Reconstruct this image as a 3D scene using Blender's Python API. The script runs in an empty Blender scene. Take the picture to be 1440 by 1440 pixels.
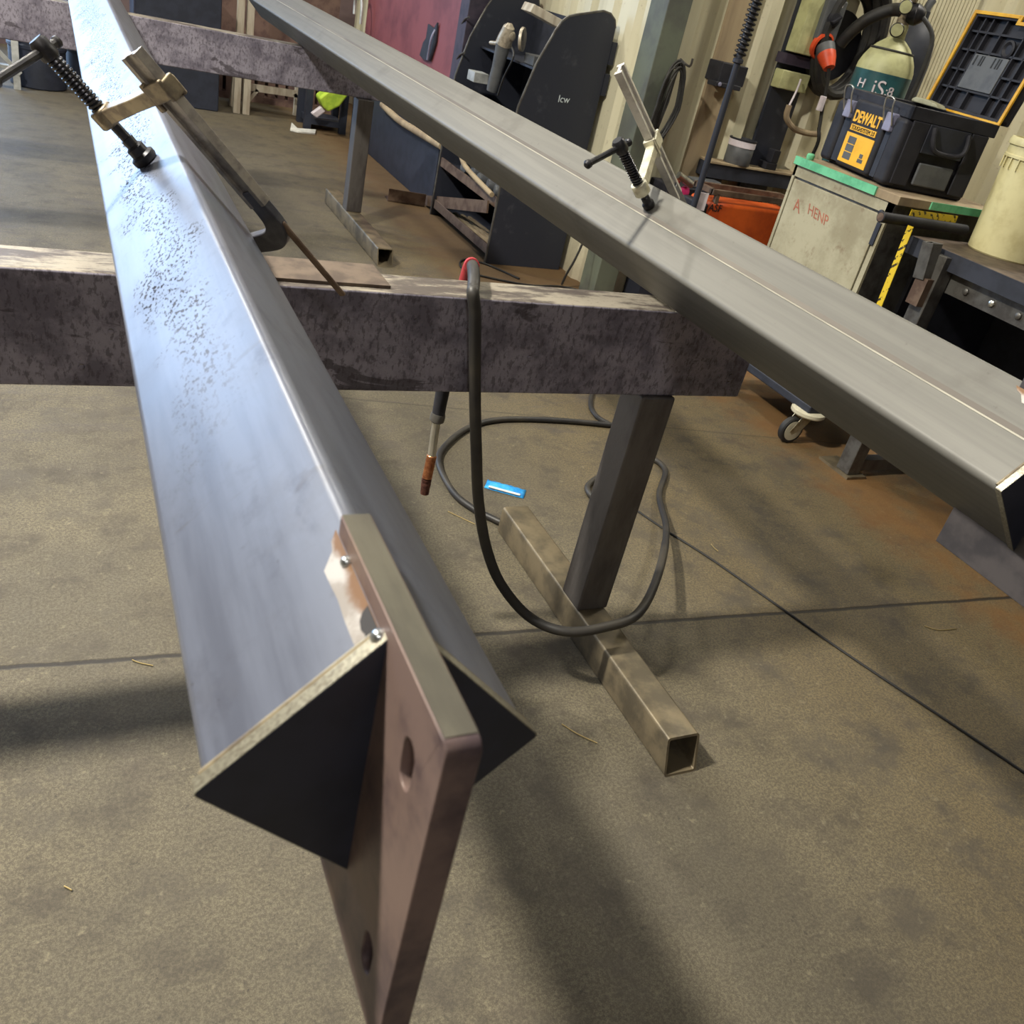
import bpy, bmesh, math, random
from mathutils import Vector, Matrix
random.seed(7)
SC = bpy.context.scene
COL = SC.collection

# ---------------------------------------------------------------- camera model (survey of the room)
FPX = 1249.57
R0 = Vector((0.89693, -0.39116, 0.20615))
R1 = Vector((-0.04385, -0.54264, -0.83882))
R2 = Vector((0.43998, 0.74333, -0.50386))
CAM = Vector((0, 0, 1.55))

def ray(px, py):
    return R0*((px-720)/FPX) + R1*((py-720)/FPX) + R2

def P(px, py, x=None, y=None, z=None):
    """point of a known plane of the room"""
    d = ray(px, py)
    if x is not None: t = (x-CAM.x)/d.x
    elif y is not None: t = (y-CAM.y)/d.y
    else: t = (z-CAM.z)/d.z
    return CAM + d*t

def PN(px, py, n, c):
    d = ray(px, py); n = Vector(n)
    return CAM + d*((c - n.dot(CAM))/n.dot(d))

# ---------------------------------------------------------------- materials
def S(r, g, b):
    f = lambda c: (c/255/12.92) if c/255 <= .04045 else ((c/255+.055)/1.055)**2.4
    return (f(r), f(g), f(b), 1)

class NT:
    def __init__(s, name):
        s.m = bpy.data.materials.new(name); s.m.use_nodes = True
        s.t = s.m.node_tree; s.b = s.t.nodes['Principled BSDF']
        tc = s.t.nodes.new('ShaderNodeTexCoord'); s.obj = tc.outputs['Object']
        s.geo = s.t.nodes.new('ShaderNodeNewGeometry')
    def n(s, typ, **kw):
        nd = s.t.nodes.new(typ)
        for k, v in kw.items(): setattr(nd, k, v)
        return nd
    def l(s, a, b): s.t.links.new(a, b)
    def noise(s, scale, detail=6, rough=.6, vec=None, stretch=None, dist=0):
        v = vec or s.obj
        if stretch:
            mp = s.n('ShaderNodeMapping'); mp.inputs['Scale'].default_value = stretch
            s.l(v, mp.inputs['Vector']); v = mp.outputs[0]
        nd = s.n('ShaderNodeTexNoise'); nd.inputs['Scale'].default_value = scale
        nd.inputs['Detail'].default_value = detail; nd.inputs['Roughness'].default_value = rough
        nd.inputs['Distortion'].default_value = dist
        s.l(v, nd.inputs['Vector']); return nd.outputs['Fac']
    def ramp(s, fac, lo, hi):
        r = s.n('ShaderNodeMapRange'); r.inputs['From Min'].default_value = lo; r.inputs['From Max'].default_value = hi
        r.interpolation_type = 'SMOOTHSTEP'
        s.l(fac, r.inputs['Value']); return r.outputs['Result']
    def math(s, op, a, b=None):
        m = s.n('ShaderNodeMath', operation=op)
        for i, v in enumerate((a, b)):
            if v is None: continue
            if isinstance(v, (int, float)): m.inputs[i].default_value = v
            else: s.l(v, m.inputs[i])
        return m.outputs[0]
    def mix(s, fac, a, b):
        m = s.n('ShaderNodeMix', data_type='RGBA')
        for nm, v in (('Factor', fac), ('A', a), ('B', b)):
            sock = [i for i in m.inputs if i.name == nm and (i.type == 'RGBA' or nm == 'Factor' and i.type == 'VALUE')][0]
            if isinstance(v, (tuple, int, float)): sock.default_value = v
            else: s.l(v, sock)
        return [o for o in m.outputs if o.type == 'RGBA'][0]
    def scale(s, c, f):
        v = s.n('ShaderNodeVectorMath', operation='SCALE'); v.inputs['Scale'].default_value = f
        s.l(c, v.inputs[0]); return v.outputs[0]
    def sep(s, v=None):
        x = s.n('ShaderNodeSeparateXYZ'); s.l(v or s.obj, x.inputs[0]); return x.outputs
    def bump(s, h, strength=.3, dist=.01):
        b = s.n('ShaderNodeBump'); b.inputs['Strength'].default_value = strength; b.inputs['Distance'].default_value = dist
        s.l(h, b.inputs['Height']); s.l(b.outputs[0], s.b.inputs['Normal'])
    def col(s, v):
        if isinstance(v, tuple): s.b.inputs['Base Color'].default_value = v
        else: s.l(v, s.b.inputs['Base Color'])
    def rough(s, v):
        if isinstance(v, (int, float)): s.b.inputs['Roughness'].default_value = v
        else: s.l(v, s.b.inputs['Roughness'])
    def metal(s, v): s.b.inputs['Metallic'].default_value = v

def simple(name, c1, c2=None, rough=.5, metal=0, scale=12, lo=.4, hi=.65, bump=0, stretch=None, bscale=60):
    k = NT(name)
    if c2 is None: c2 = tuple(c*.78 for c in c1[:3]) + (1,)
    k.col(k.mix(k.ramp(k.noise(scale, stretch=stretch), lo, hi), c1, c2))
    k.rough(rough); k.metal(metal)
    if bump: k.bump(k.noise(bscale, 4), bump, .004)
    return k.m

MT = {}
def mats():
    M = MT
    M['black_plastic'] = simple('black_plastic', S(46, 46, 52), S(36, 36, 42), .55, bump=.1, bscale=300)
    M['black_plastic'].node_tree.nodes['Principled BSDF'].inputs['Specular IOR Level'].default_value = .3
    M['black_rubber'] = simple('black_rubber', S(36, 35, 35), S(52, 50, 46), .6)
    M['hose_rubber'] = simple('hose_rubber', S(38, 37, 38), S(58, 54, 48), .5, scale=5)
    M['black_steel'] = simple('black_steel', S(46, 49, 60), S(74, 76, 84), .5, .1, scale=9, lo=.56, hi=.75, bump=.15)
    M['navy_dark'] = simple('navy_dark', S(46, 49, 60), S(36, 39, 48), .6)
    M['grey_steel'] = simple('grey_steel', S(110, 108, 104), S(84, 80, 76), .45, .6, scale=14, bump=.15)
    M['post_steel'] = simple('post_steel', S(108, 104, 102), S(82, 77, 76), .45, .55, scale=9, bump=.2, stretch=(1, 1, .3))
    M['base_steel'] = simple('base_steel', S(126, 114, 92), S(92, 84, 70), .42, .4, scale=10, bump=.15)
    M['bright_steel'] = simple('bright_steel', S(215, 213, 205), S(180, 178, 170), .3, .9)
    M['zinc'] = simple('zinc', S(200, 192, 168), S(160, 148, 120), .38, .8, scale=30)
    M['brass_cast'] = simple('brass_cast', S(158, 144, 116), S(116, 104, 88), .42, .5, scale=30, bump=.2)
    M['clamp_black'] = simple('clamp_black', S(46, 46, 50), S(64, 62, 62), .42, .6, scale=40)
    M['thread_steel'] = simple('thread_steel', S(84, 84, 88), S(60, 60, 64), .3, .8, scale=60)
    M['white_cast'] = simple('white_cast', S(222, 218, 196), S(190, 184, 160), .4, .45, scale=30)
    M['copper'] = simple('copper', S(190, 130, 88), S(150, 92, 66), .35, .85, scale=60)
    M['copper_dark'] = simple('copper_dark', S(112, 74, 64), S(80, 52, 48), .5, .7, scale=80)
    M['red_rubber'] = simple('red_rubber', S(170, 52, 58), S(140, 40, 46), .5)
    M['blue_foil'] = simple('blue_foil', S(30, 130, 205), S(60, 165, 225), .35, scale=40)
    M['white_paper'] = simple('white_paper', S(226, 226, 218), S(200, 200, 196), .7)
    M['cream_plastic'] = simple('cream_plastic', S(216, 208, 160), S(196, 186, 138), .45, scale=9)
    M['orange_paint'] = simple('orange_paint', S(212, 92, 28), S(176, 68, 20), .5, scale=4)
    M['orange_plastic'] = simple('orange_plastic', S(226, 84, 44), S(200, 70, 36), .45)
    M['red_paint'] = simple('red_paint', S(138, 76, 80), S(114, 60, 66), .5, scale=3, bump=.2, bscale=12)
    M['purple_dark'] = simple('purple_dark', S(66, 58, 72), S(50, 46, 60), .6)
    M['brown_board'] = simple('brown_board', S(168, 150, 120), S(138, 120, 96), .8, scale=6, stretch=(1, 1, .15))
    M['brown_steel'] = simple('brown_steel', S(120, 100, 84), S(92, 72, 60), .55, .4, scale=14)
    M['timber'] = simple('timber', S(190, 182, 164), S(162, 150, 132), .75, scale=5, stretch=(4, 4, .6))
    M['timber_dark'] = simple('timber_dark', S(120, 96, 86), S(92, 70, 66), .8, scale=9)
    M['column_paint'] = simple('column_paint', S(100, 106, 92), S(84, 86, 80), .6, scale=4)
    M['teal_paint'] = simple('teal_paint', S(44, 92, 96), S(34, 74, 80), .4, scale=10)
    M['cream_paint'] = simple('cream_paint', S(190, 190, 140), S(164, 162, 118), .5, scale=9)
    M['green_tape'] = simple('green_tape', S(112, 196, 150), S(88, 168, 126), .5, scale=14)
    M['yellow'] = simple('yellow', S(228, 176, 36), S(205, 150, 28), .45)
    M['tape_yellow'] = simple('tape_yellow', S(220, 190, 40), S(190, 160, 30), .45)
    M['label_yellow'] = simple('label_yellow', S(244, 188, 50), S(236, 178, 44), .4)
    M['ink'] = simple('ink', S(24, 24, 24), None, .6)
    M['chalk'] = simple('chalk', S(205, 215, 220), None, .9)
    M['red_marker'] = simple('red_marker', S(178, 110, 88), None, .7)
    M['lime'] = simple('lime', S(190, 220, 70), S(160, 196, 60), .7)
    M['pink'] = simple('pink', S(226, 60, 130), None, .5)
    M['grey_plastic'] = simple('grey_plastic', S(92, 94, 96), S(76, 78, 82), .55)
    M['lilac_plastic'] = simple('lilac_plastic', S(140, 140, 165), None, .45)
    M['blue_dark'] = simple('blue_dark', S(46, 51, 66), S(38, 43, 56), .55)
    M['pale_metal'] = simple('pale_metal', S(190, 192, 190), S(160, 162, 160), .45, .3)
    M['grinder_grey'] = simple('grinder_grey', S(196, 186, 168), S(150, 140, 124), .45, .5, scale=30)
    M['white_card'] = simple('white_card', S(230, 220, 226), None, .6)
    M['soot'] = simple('soot', S(30, 26, 26), None, .7)
    M['weld_bright'] = simple('weld_bright', S(200, 205, 205), None, .25, .95)
    M['wheel_hub'] = simple('wheel_hub', S(206, 200, 176), S(180, 172, 148), .5)
    M['cloth'] = simple('cloth', S(170, 168, 140), S(140, 138, 112), .85)
    M['plate_brown'] = simple('plate_brown', S(104, 90, 78), S(78, 66, 58), .6, .3, scale=18)
    M['wire_yellow'] = simple('wire_yellow', S(180, 160, 110), None, .4, .6)
    # --- concrete floor
    k = NT('concrete')
    x, y, z = k.sep(k.geo.outputs['Position'])
    big = k.noise(.9, 4, .6, vec=k.geo.outputs['Position']); mid = k.noise(6, 8, .7, vec=k.geo.outputs['Position'])
    fine = k.noise(130, 8, .85, vec=k.geo.outputs['Position'])
    grain = k.noise(420, 4, .8, vec=k.geo.outputs['Position'])
    c = k.mix(k.ramp(big, .35, .65), S(146, 135, 108), S(120, 112, 93))
    yl = k.math('MULTIPLY', k.ramp(k.math('ADD', x, k.math('MULTIPLY', big, .8)), 1.6, 2.6), .6)
    c = k.mix(yl, c, S(158, 134, 84))
    c = k.mix(k.math('MULTIPLY', k.ramp(mid, .48, .68), .85), c, S(92, 84, 72))
    c = k.mix(k.math('MULTIPLY', k.ramp(fine, .46, .54), .7), c, S(80, 72, 60))
    c = k.mix(k.math('MULTIPLY', k.ramp(grain, .48, .56), .55), c, S(84, 75, 60))
    c = k.mix(k.math('MULTIPLY', k.ramp(k.noise(38, 5, .8, vec=k.geo.outputs['Position']), .6, .66), .65), c, S(66, 58, 50))
    c = k.mix(k.math('MULTIPLY', k.ramp(k.noise(2.6, 9, .8, vec=k.geo.outputs['Position']), .5, .62), .6), c, S(92, 84, 72))
    c = k.mix(k.math('MULTIPLY', k.math('MULTIPLY', k.ramp(k.noise(5, 6, .65, vec=k.geo.outputs['Position'], stretch=(.45, 2.2, 1), dist=1.2), .52, .66), k.ramp(y, 2.2, 3.4)), .5), c, S(98, 90, 86))
    c = k.mix(k.math('MULTIPLY', k.ramp(k.noise(30, 5, .7, vec=k.geo.outputs['Position']), .58, .72), .4), c, S(176, 164, 134))
    # rust stained strip along the tool stands
    rx = k.math('ADD', x, k.math('MULTIPLY', mid, .7))
    rust = k.math('MULTIPLY', k.ramp(rx, 3.05, 3.4), k.ramp(k.noise(2.2, 6, .65, vec=k.geo.outputs['Position']), .3, .55))
    c = k.mix(k.math('MULTIPLY', rust, .58), c, S(160, 108, 48))
    ry = k.math('MULTIPLY', k.ramp(k.math('ADD', x, k.math('MULTIPLY', mid, .8)), 2.25, 2.7), k.ramp(y, 3.9, 4.6))
    c = k.mix(k.math('MULTIPLY', ry, .6), c, S(142, 106, 66))
    # dirty oily lanes
    c = k.mix(k.math('MULTIPLY', k.ramp(k.noise(1.7, 5, .6, vec=k.geo.outputs['Position'], stretch=(1, .6, 1)), .55, .75), .45), c, S(96, 84, 76))
    # expansion joints and cracks
    wob = k.math('MULTIPLY', k.math('SUBTRACT', k.noise(9, 4, .6, vec=k.geo.outputs['Position']), .5), .012)
    def line(a, b, off, w):   # a*x+b*y = off
        d = k.math('ADD', k.math('ADD', k.math('MULTIPLY', x, a), k.math('MULTIPLY', y, b)), -off)
        d = k.math('ABSOLUTE', k.math('ADD', d, wob))
        return k.math('SUBTRACT', 1, k.ramp(d, w*.35, w))
    j1 = line(.061, .998, .061*1.0+.998*1.688, .010)
    j2 = line(.0, 1, 4.35, .012)
    j3 = line(.18, .98, .18*2.12+.98*2.95, .008)
    jj = k.math('MAXIMUM', k.math('MAXIMUM', j1, k.math('MULTIPLY', j2, .6)), k.math('MULTIPLY', j3, .4))
    c = k.mix(k.math('MULTIPLY', jj, .9), c, S(48, 42, 36))
    k.col(k.scale(c, .62)); k.rough(k.math('ADD', .55, k.math('MULTIPLY', mid, .25)))
    k.bump(k.math('SUBTRACT', k.math('ADD', k.math('MULTIPLY', fine, .8), mid), k.math('MULTIPLY', jj, 2)), .5, .006)
    M['concrete'] = k.m
    # --- corrugated wall
    k = NT('wall_sheet')
    n1 = k.noise(3, 6, .65, stretch=(1, 1, .12)); n2 = k.noise(24, 5, .7)
    c = k.mix(k.ramp(n1, .4, .7), S(216, 210, 182), S(188, 181, 152))
    c = k.mix(k.math('MULTIPLY', k.ramp(n2, .58, .75), .5), c, S(150, 138, 108))
    xz = k.sep(k.geo.outputs['Position'])
    c = k.mix(k.math('MULTIPLY', k.math('SUBTRACT', 1, k.ramp(k.math('ADD', xz[2], k.math('MULTIPLY', n2, .3)), .1, .5)), .5), c, S(116, 96, 76))
    k.col(c); k.rough(.5); k.bump(n2, .12, .004); M['wall_sheet'] = k.m
    M['wall_dull'] = simple('wall_dull', S(120, 112, 108), S(100, 92, 92), .7, scale=2)
    M['wall_brown'] = simple('wall_brown', S(116, 98, 98), S(92, 76, 80), .7, scale=3)
    M['ceiling'] = simple('ceiling', S(150, 148, 140), S(136, 134, 128), .7, scale=1)
    # --- mill-scale steel (left beam), blue tint stands in for reflected daylight
    k = NT('mill_scale_sky_tint')
    x, y, z = k.sep()
    str_ = k.noise(5, 5, .6, stretch=(6, .5, 6)); spk = k.noise(210, 3, .6, stretch=(1, .55, 1)); mid = k.noise(9, 6, .65)
    c = k.mix(k.ramp(str_, .38, .66), S(128, 134, 152), S(108, 113, 130))
    c = k.mix(k.math('MULTIPLY', k.ramp(mid, .5, .72), .4), c, S(94, 94, 104))
    zone = k.math('MULTIPLY', k.math('SUBTRACT', 1, k.ramp(k.math('ABSOLUTE', k.math('ADD', k.math('ADD', x, .056), k.math('MULTIPLY', k.math('SUBTRACT', mid, .5), .16))), .014, .036)), k.ramp(k.math('ADD', y, k.math('MULTIPLY', mid, .6)), .55, 1.0))
    pit = k.math('MULTIPLY', k.ramp(spk, .53, .6), zone)
    pit2 = k.math('MULTIPLY', k.ramp(k.noise(80, 4, .7), .66, .74), k.ramp(mid, .45, .6))
    c = k.mix(k.math('MULTIPLY', k.math('MAXIMUM', pit, k.math('MULTIPLY', pit2, .8)), .85), c, S(62, 58, 62))
    rst = k.ramp(k.noise(7, 5, .7, stretch=(4, 1, 4)), .69, .76)
    c = k.mix(k.math('MULTIPLY', rst, .6), c, S(120, 96, 84))
    scr = k.math('MULTIPLY', k.ramp(k.noise(3, 4, .6, stretch=(2, 9, 2), dist=.6), .64, .7), k.ramp(mid, .4, .6))
    c = k.mix(k.math('MULTIPLY', scr, .45), c, S(96, 90, 92))
    k.col(k.scale(c, .52)); k.metal(.2)
    k.rough(k.math('ADD', .28, k.math('ADD', k.math('MULTIPLY', mid, .14), k.math('MULTIPLY', pit, .25))))
    k.b.inputs['IOR'].default_value = 1.8; k.l(k.math('SUBTRACT', .55, k.math('ADD', k.math('MULTIPLY', pit, .42), k.math('MULTIPLY', k.math('MULTIPLY', k.ramp(mid, .5, .66), k.ramp(k.noise(40, 4, .6, stretch=(1, .5, 1)), .45, .6)), .28))), k.b.inputs['Specular IOR Level']); k.bump(k.math('ADD', mid, k.math('MULTIPLY', pit, -.8)), .08, .003); M['mill_scale_sky_tint'] = k.m
    # --- grey drawn steel (right beam)
    k = NT('drawn_steel')
    str_ = k.noise(14, 6, .6, stretch=(5, .12, 5)); mid = k.noise(5, 6, .65)
    c = k.mix(k.ramp(str_, .35, .68), S(143, 141, 134), S(132, 130, 124))
    c = k.mix(k.math('MULTIPLY', k.ramp(mid, .55, .75), .4), c, S(104, 99, 92))
    c = k.mix(k.math('MULTIPLY', k.ramp(k.noise(60, 4, .7), .66, .75), .4), c, S(90, 84, 78))
    k.col(k.scale(c, .6)); k.metal(.1); k.rough(k.math('ADD', .38, k.math('MULTIPLY', mid, .16))); k.b.inputs['Specular IOR Level'].default_value = .25; k.bump(str_, .05, .002)
    M['drawn_steel'] = k.m
    # --- dark scaled trestle steel; the upward faces are worn bright
    k = NT('trestle_scale')
    mid = k.noise(8, 7, .7); fine = k.noise(90, 4, .7, stretch=(1, 1, .5)); str_ = k.noise(6, 5, .6, stretch=(.6, 4, 2), dist=.8)
    c = k.mix(k.ramp(mid, .4, .62), S(152, 147, 160), S(108, 103, 116))
    c = k.mix(k.math('MULTIPLY', k.ramp(fine, .5, .6), .6), c, S(70, 64, 72))
    c = k.mix(k.math('MULTIPLY', k.ramp(str_, .62, .66), .7), c, S(58, 52, 58))
    nz = k.sep(k.geo.outputs['Normal'])[2]
    top = k.ramp(nz, .55, .9)
    w = k.mix(k.ramp(k.noise(9, 6, .75, stretch=(.5, 2, 1)), .44, .56), S(150, 142, 128), S(84, 76, 72))
    w = k.mix(k.math('MULTIPLY', k.ramp(fine, .55, .7), .5), w, S(86, 70, 60))
    k.col(k.mix(top, c, w)); k.metal(.3); k.rough(k.math('ADD', .36, k.math('MULTIPLY', mid, .25)))
    k.bump(k.math('ADD', mid, k.math('MULTIPLY', fine, .5)), .25, .004); M['trestle_scale'] = k.m
    # --- fin plate: warm brown scale
    k = NT('plate_scale')
    mid = k.noise(12, 6, .65); st = k.noise(6, 5, .6, stretch=(1, 2, .5))
    c = k.mix(k.ramp(mid, .4, .65), S(112, 94, 88), S(72, 60, 63))
    c = k.mix(k.math('MULTIPLY', k.ramp(st, .52, .7), .6), c, S(132, 110, 92))
    c = k.mix(k.math('MULTIPLY', k.ramp(k.noise(26, 5, .7), .68, .74), .6), c, S(150, 116, 84))
    k.col(c); k.metal(.1); k.rough(.45); k.b.inputs['Specular IOR Level'].default_value = .25; k.bump(mid, .1, .003); M['plate_scale'] = k.m
    M['plate_dark'] = simple('plate_dark', S(82, 78, 80), S(62, 60, 64), .5, .3, scale=16)
    M['bright_bar'] = simple('bright_bar', S(214, 210, 202), S(180, 176, 168), .35, .3, scale=20)
    M['jaw_steel'] = simple('jaw_steel', S(92, 92, 98), S(70, 70, 78), .45, .4, scale=20)
    M['bar_steel'] = simple('bar_steel', S(168, 160, 148), S(126, 120, 116), .4, .4, scale=30, stretch=(1, .4, 1))
    M['seam_grey'] = simple('seam_grey', S(156, 152, 138), S(124, 120, 108), .5, .1, scale=9, stretch=(1, .3, 1))
    M['seam_dark'] = simple('seam_dark', S(90, 84, 78), S(112, 106, 98), .5, .3, scale=4, stretch=(1, .3, 1))
    M['plate_edge'] = simple('plate_edge', S(86, 82, 70), S(70, 66, 57), .45, .3, scale=40, stretch=(1, .2, 1), bump=.1)
    M['cap_steel'] = simple('cap_steel', S(40, 43, 56), S(32, 35, 46), .45, .1, scale=14)
    M['cap_edge'] = simple('cap_edge', S(140, 136, 120), S(108, 102, 88), .4, .4, scale=120, stretch=(3, 3, .5), bump=.2)
    # --- ground and heat-tinted patch beside the fin
    k = NT('ground_heat')
    n = k.noise(22, 5, .65)
    c = k.mix(k.ramp(n, .42, .6), S(178, 172, 166), S(146, 138, 130))
    c = k.mix(k.ramp(k.math('ADD', k.sep()[0], k.math('MULTIPLY', n, .016)), -.0105, -.005), c, S(118, 88, 62))
    k.col(c); k.metal(.5); k.rough(.4); M['ground_heat'] = k.m
    # --- welder bench steel etc
    k = NT('dirty_cream')
    n = k.noise(3, 6, .7); n2 = k.noise(16, 6, .7)
    c = k.mix(k.ramp(n, .4, .65), S(178, 172, 146), S(150, 142, 116))
    c = k.mix(k.math('MULTIPLY', k.ramp(n2, .55, .72), .6), c, S(120, 98, 72))
    c = k.mix(k.math('MULTIPLY', k.ramp(k.noise(4, 5, .6, stretch=(1, 1, .4)), .6, .74), .7), c, S(90, 78, 66))
    k.col(c); k.rough(.5); M['dirty_cream'] = k.m
    # --- tape with graduation marks
    k = NT('tape_marks')
    x, y, z = k.sep()
    s_ = k.math('ADD', k.math('ADD', x, y), z)
    fr = k.math('FRACT', k.math('MULTIPLY', s_, 28.0))
    c = k.mix(k.math('GREATER_THAN', fr, .62), S(222, 190, 44), S(60, 50, 24))
    c = k.mix(k.ramp(k.noise(40, 3), .42, .5), c, S(222, 190, 44))
    k.col(c); k.rough(.45); M['tape_marks'] = k.m
mats()

# ---------------------------------------------------------------- geometry helpers
def BM(): return bmesh.new()

def basis(d, up=(0, 0, 1)):
    d = Vector(d).normalized(); u = Vector(up)
    if abs(d.dot(u)) > .98: u = Vector((0, 1, 0)) if abs(d.y) < .9 else Vector((1, 0, 0))
    s = d.cross(u).normalized(); return s, d.cross(s).normalized()*-1

def box(bm, lo, hi):
    v = [bm.verts.new((x, y, z)) for z in (lo[2], hi[2]) for y in (lo[1], hi[1]) for x in (lo[0], hi[0])]
    for f in ((0, 2, 3, 1), (4, 5, 7, 6), (0, 1, 5, 4), (2, 6, 7, 3), (0, 4, 6, 2), (1, 3, 7, 5)):
        bm.faces.new([v[i] for i in f])
    return bm

def obox(bm, c, ax, ay, az):
    """oriented box, centre and three half-axis vectors"""
    c, ax, ay, az = Vector(c), Vector(ax), Vector(ay), Vector(az)
    v = [bm.verts.new(c+ax*i+ay*j+az*k) for k in (-1, 1) for j in (-1, 1) for i in (-1, 1)]
    for f in ((0, 2, 3, 1), (4, 5, 7, 6), (0, 1, 5, 4), (2, 6, 7, 3), (0, 4, 6, 2), (1, 3, 7, 5)):
        bm.faces.new([v[i] for i in f])
    return bm

def bar(bm, a, b, w, t, up=(0, 0, 1)):
    a, b = Vector(a), Vector(b); s, u = basis(b-a, up)
    return obox(bm, (a+b)/2, (b-a)/2, s*w/2, u*t/2)

def prism(bm, pts, ext):
    """closed polygon extruded along ext"""
    ext = Vector(ext); a = [bm.verts.new(p) for p in pts]; b = [bm.verts.new(Vector(p)+ext) for p in pts]
    n = len(pts); bm.faces.new(a[::-1]); bm.faces.new(b)
    for i in range(n): bm.faces.new((a[i], a[(i+1) % n], b[(i+1) % n], b[i]))
    return bm

def ring_prism(bm, outer, inner, ext):
    """hollow section: outer and inner loops of equal length"""
    ext = Vector(ext); n = len(outer)
    L = [[bm.verts.new(Vector(p)+o) for p in q] for q in (outer, inner) for o in (Vector((0, 0, 0)), ext)]
    o0, o1, i0, i1 = L
    for i in range(n):
        j = (i+1) % n
        bm.faces.new((o0[i], o0[j], o1[j], o1[i])); bm.faces.new((i0[i], i1[i], i1[j], i0[j]))
        bm.faces.new((o0[i], i0[i], i0[j], o0[j])); bm.faces.new((o1[i], o1[j], i1[j], i1[i]))
    return bm

def catmull(pts, n=8, closed=False):
    pts = [Vector(p) for p in pts]; out = []
    m = len(pts)
    rng = range(m) if closed else range(m-1)
    for i in rng:
        g = (lambda q: pts[q % m]) if closed else (lambda q: pts[max(0, min(m-1, q))])
        p0, p1, p2, p3 = g(i-1), g(i), g(i+1), g(i+2)
        for k in range(n):
            t = k/n
            out.append(.5*((2*p1)+(p2-p0)*t+(2*p0-5*p1+4*p2-p3)*t*t+(3*p1-p0-3*p2+p3)*t**3))
    if not closed: out.append(pts[-1])
    return out

def tube(bm, pts, r, seg=10, closed=False, cap=True):
    pts = [Vector(p) for p in pts]; m = len(pts); rings = []
    rr = r if isinstance(r, (list, tuple)) else [r]*m
    prev = None
    for i, p in enumerate(pts):
        if closed: d = pts[(i+1) % m]-pts[i-1]
        else: d = pts[min(m-1, i+1)]-pts[max(0, i-1)]
        d.normalize()
        if prev is None: s, u = basis(d)
        else:
            s = (prev - d*prev.dot(d))
            s = s.normalized() if s.length > 1e-6 else basis(d)[0]
            u = d.cross(s)
        prev = s; u = d.cross(s)
        rings.append([bm.verts.new(p+(s*math.cos(2*math.pi*k/seg)+u*math.sin(2*math.pi*k/seg))*rr[i]) for k in range(seg)])
    for i in range(m if closed else m-1):
        a, b = rings[i], rings[(i+1) % m]
        for k in range(seg): bm.faces.new((a[k], a[(k+1) % seg], b[(k+1) % seg], b[k]))
    if cap and not closed:
        bm.faces.new(rings[0][::-1]); bm.faces.new(rings[-1])
    return bm

def lathe(bm, prof, o, ax, seg=24):
    """profile (radius, height) turned about an axis"""
    o = Vector(o); ax = Vector(ax).normalized(); s, u = basis(ax); rings = []
    for r, h in prof:
        if r < 1e-6: rings.append([bm.verts.new(o+ax*h)])
        else: rings.append([bm.verts.new(o+ax*h+(s*math.cos(2*math.pi*k/seg)+u*math.sin(2*math.pi*k/seg))*r) for k in range(seg)])
    for a, b in zip(rings, rings[1:]):
        for k in range(seg):
            j = (k+1) % seg
            if len(a) == 1 and len(b) == 1: continue
            if len(a) == 1: bm.faces.new((a[0], b[j], b[k]))
            elif len(b) == 1: bm.faces.new((a[k], a[j], b[0]))
            else: bm.faces.new((a[k], a[j], b[j], b[k]))
    if len(rings[0]) > 1: bm.faces.new(rings[0][::-1])
    if len(rings[-1]) > 1: bm.faces.new(rings[-1])
    return bm

def coil_pts(a, b, r, turns, n=10):
    a, b = Vector(a), Vector(b); s, u = basis(b-a)
    N = int(turns*n)
    return [a+(b-a)*(i/N)+(s*math.cos(2*math.pi*i/n)+u*math.sin(2*math.pi*i/n))*r for i in range(N+1)]

def rot_of(o):
    while o.parent: o = o.parent
    return o.location

def obj(name, bm, mat, parent=None, bevel=0, seg=2, loc=None, ang=35):
    me = bpy.data.meshes.new(name)
    bmesh.ops.recalc_face_normals(bm, faces=bm.faces)
    off = rot_of(parent) if parent else (Vector(loc) if loc is not None else Vector((0, 0, 0)))
    for v in bm.verts: v.co -= off
    bm.to_mesh(me); bm.free()
    for p in me.polygons: p.use_smooth = True
    me.set_sharp_from_angle(angle=math.radians(ang))
    me.materials.append(MT[mat])
    o = bpy.data.objects.new(name, me); COL.objects.link(o)
    if parent: o.parent = parent
    else: o.location = off
    if bevel:
        m = o.modifiers.new('bevel', 'BEVEL'); m.width = bevel; m.segments = seg; m.limit_method = 'ANGLE'
        m.angle_limit = math.radians(40); m.harden_normals = True
    return o

def thing(name, label, cat, loc=(0, 0, 0), group=None):
    o = bpy.data.objects.new(name, None); COL.objects.link(o); o.location = loc
    o.empty_display_size = .05
    return tag(o, label, cat, group)

def tag(o, label, cat, group=None):
    o['label'] = label; o['category'] = cat
    if group: o['group'] = group
    return o

def struct(name, bm, mat, **kw):
    o = obj(name, bm, mat, **kw); o['kind'] = 'structure'; return o

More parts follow.
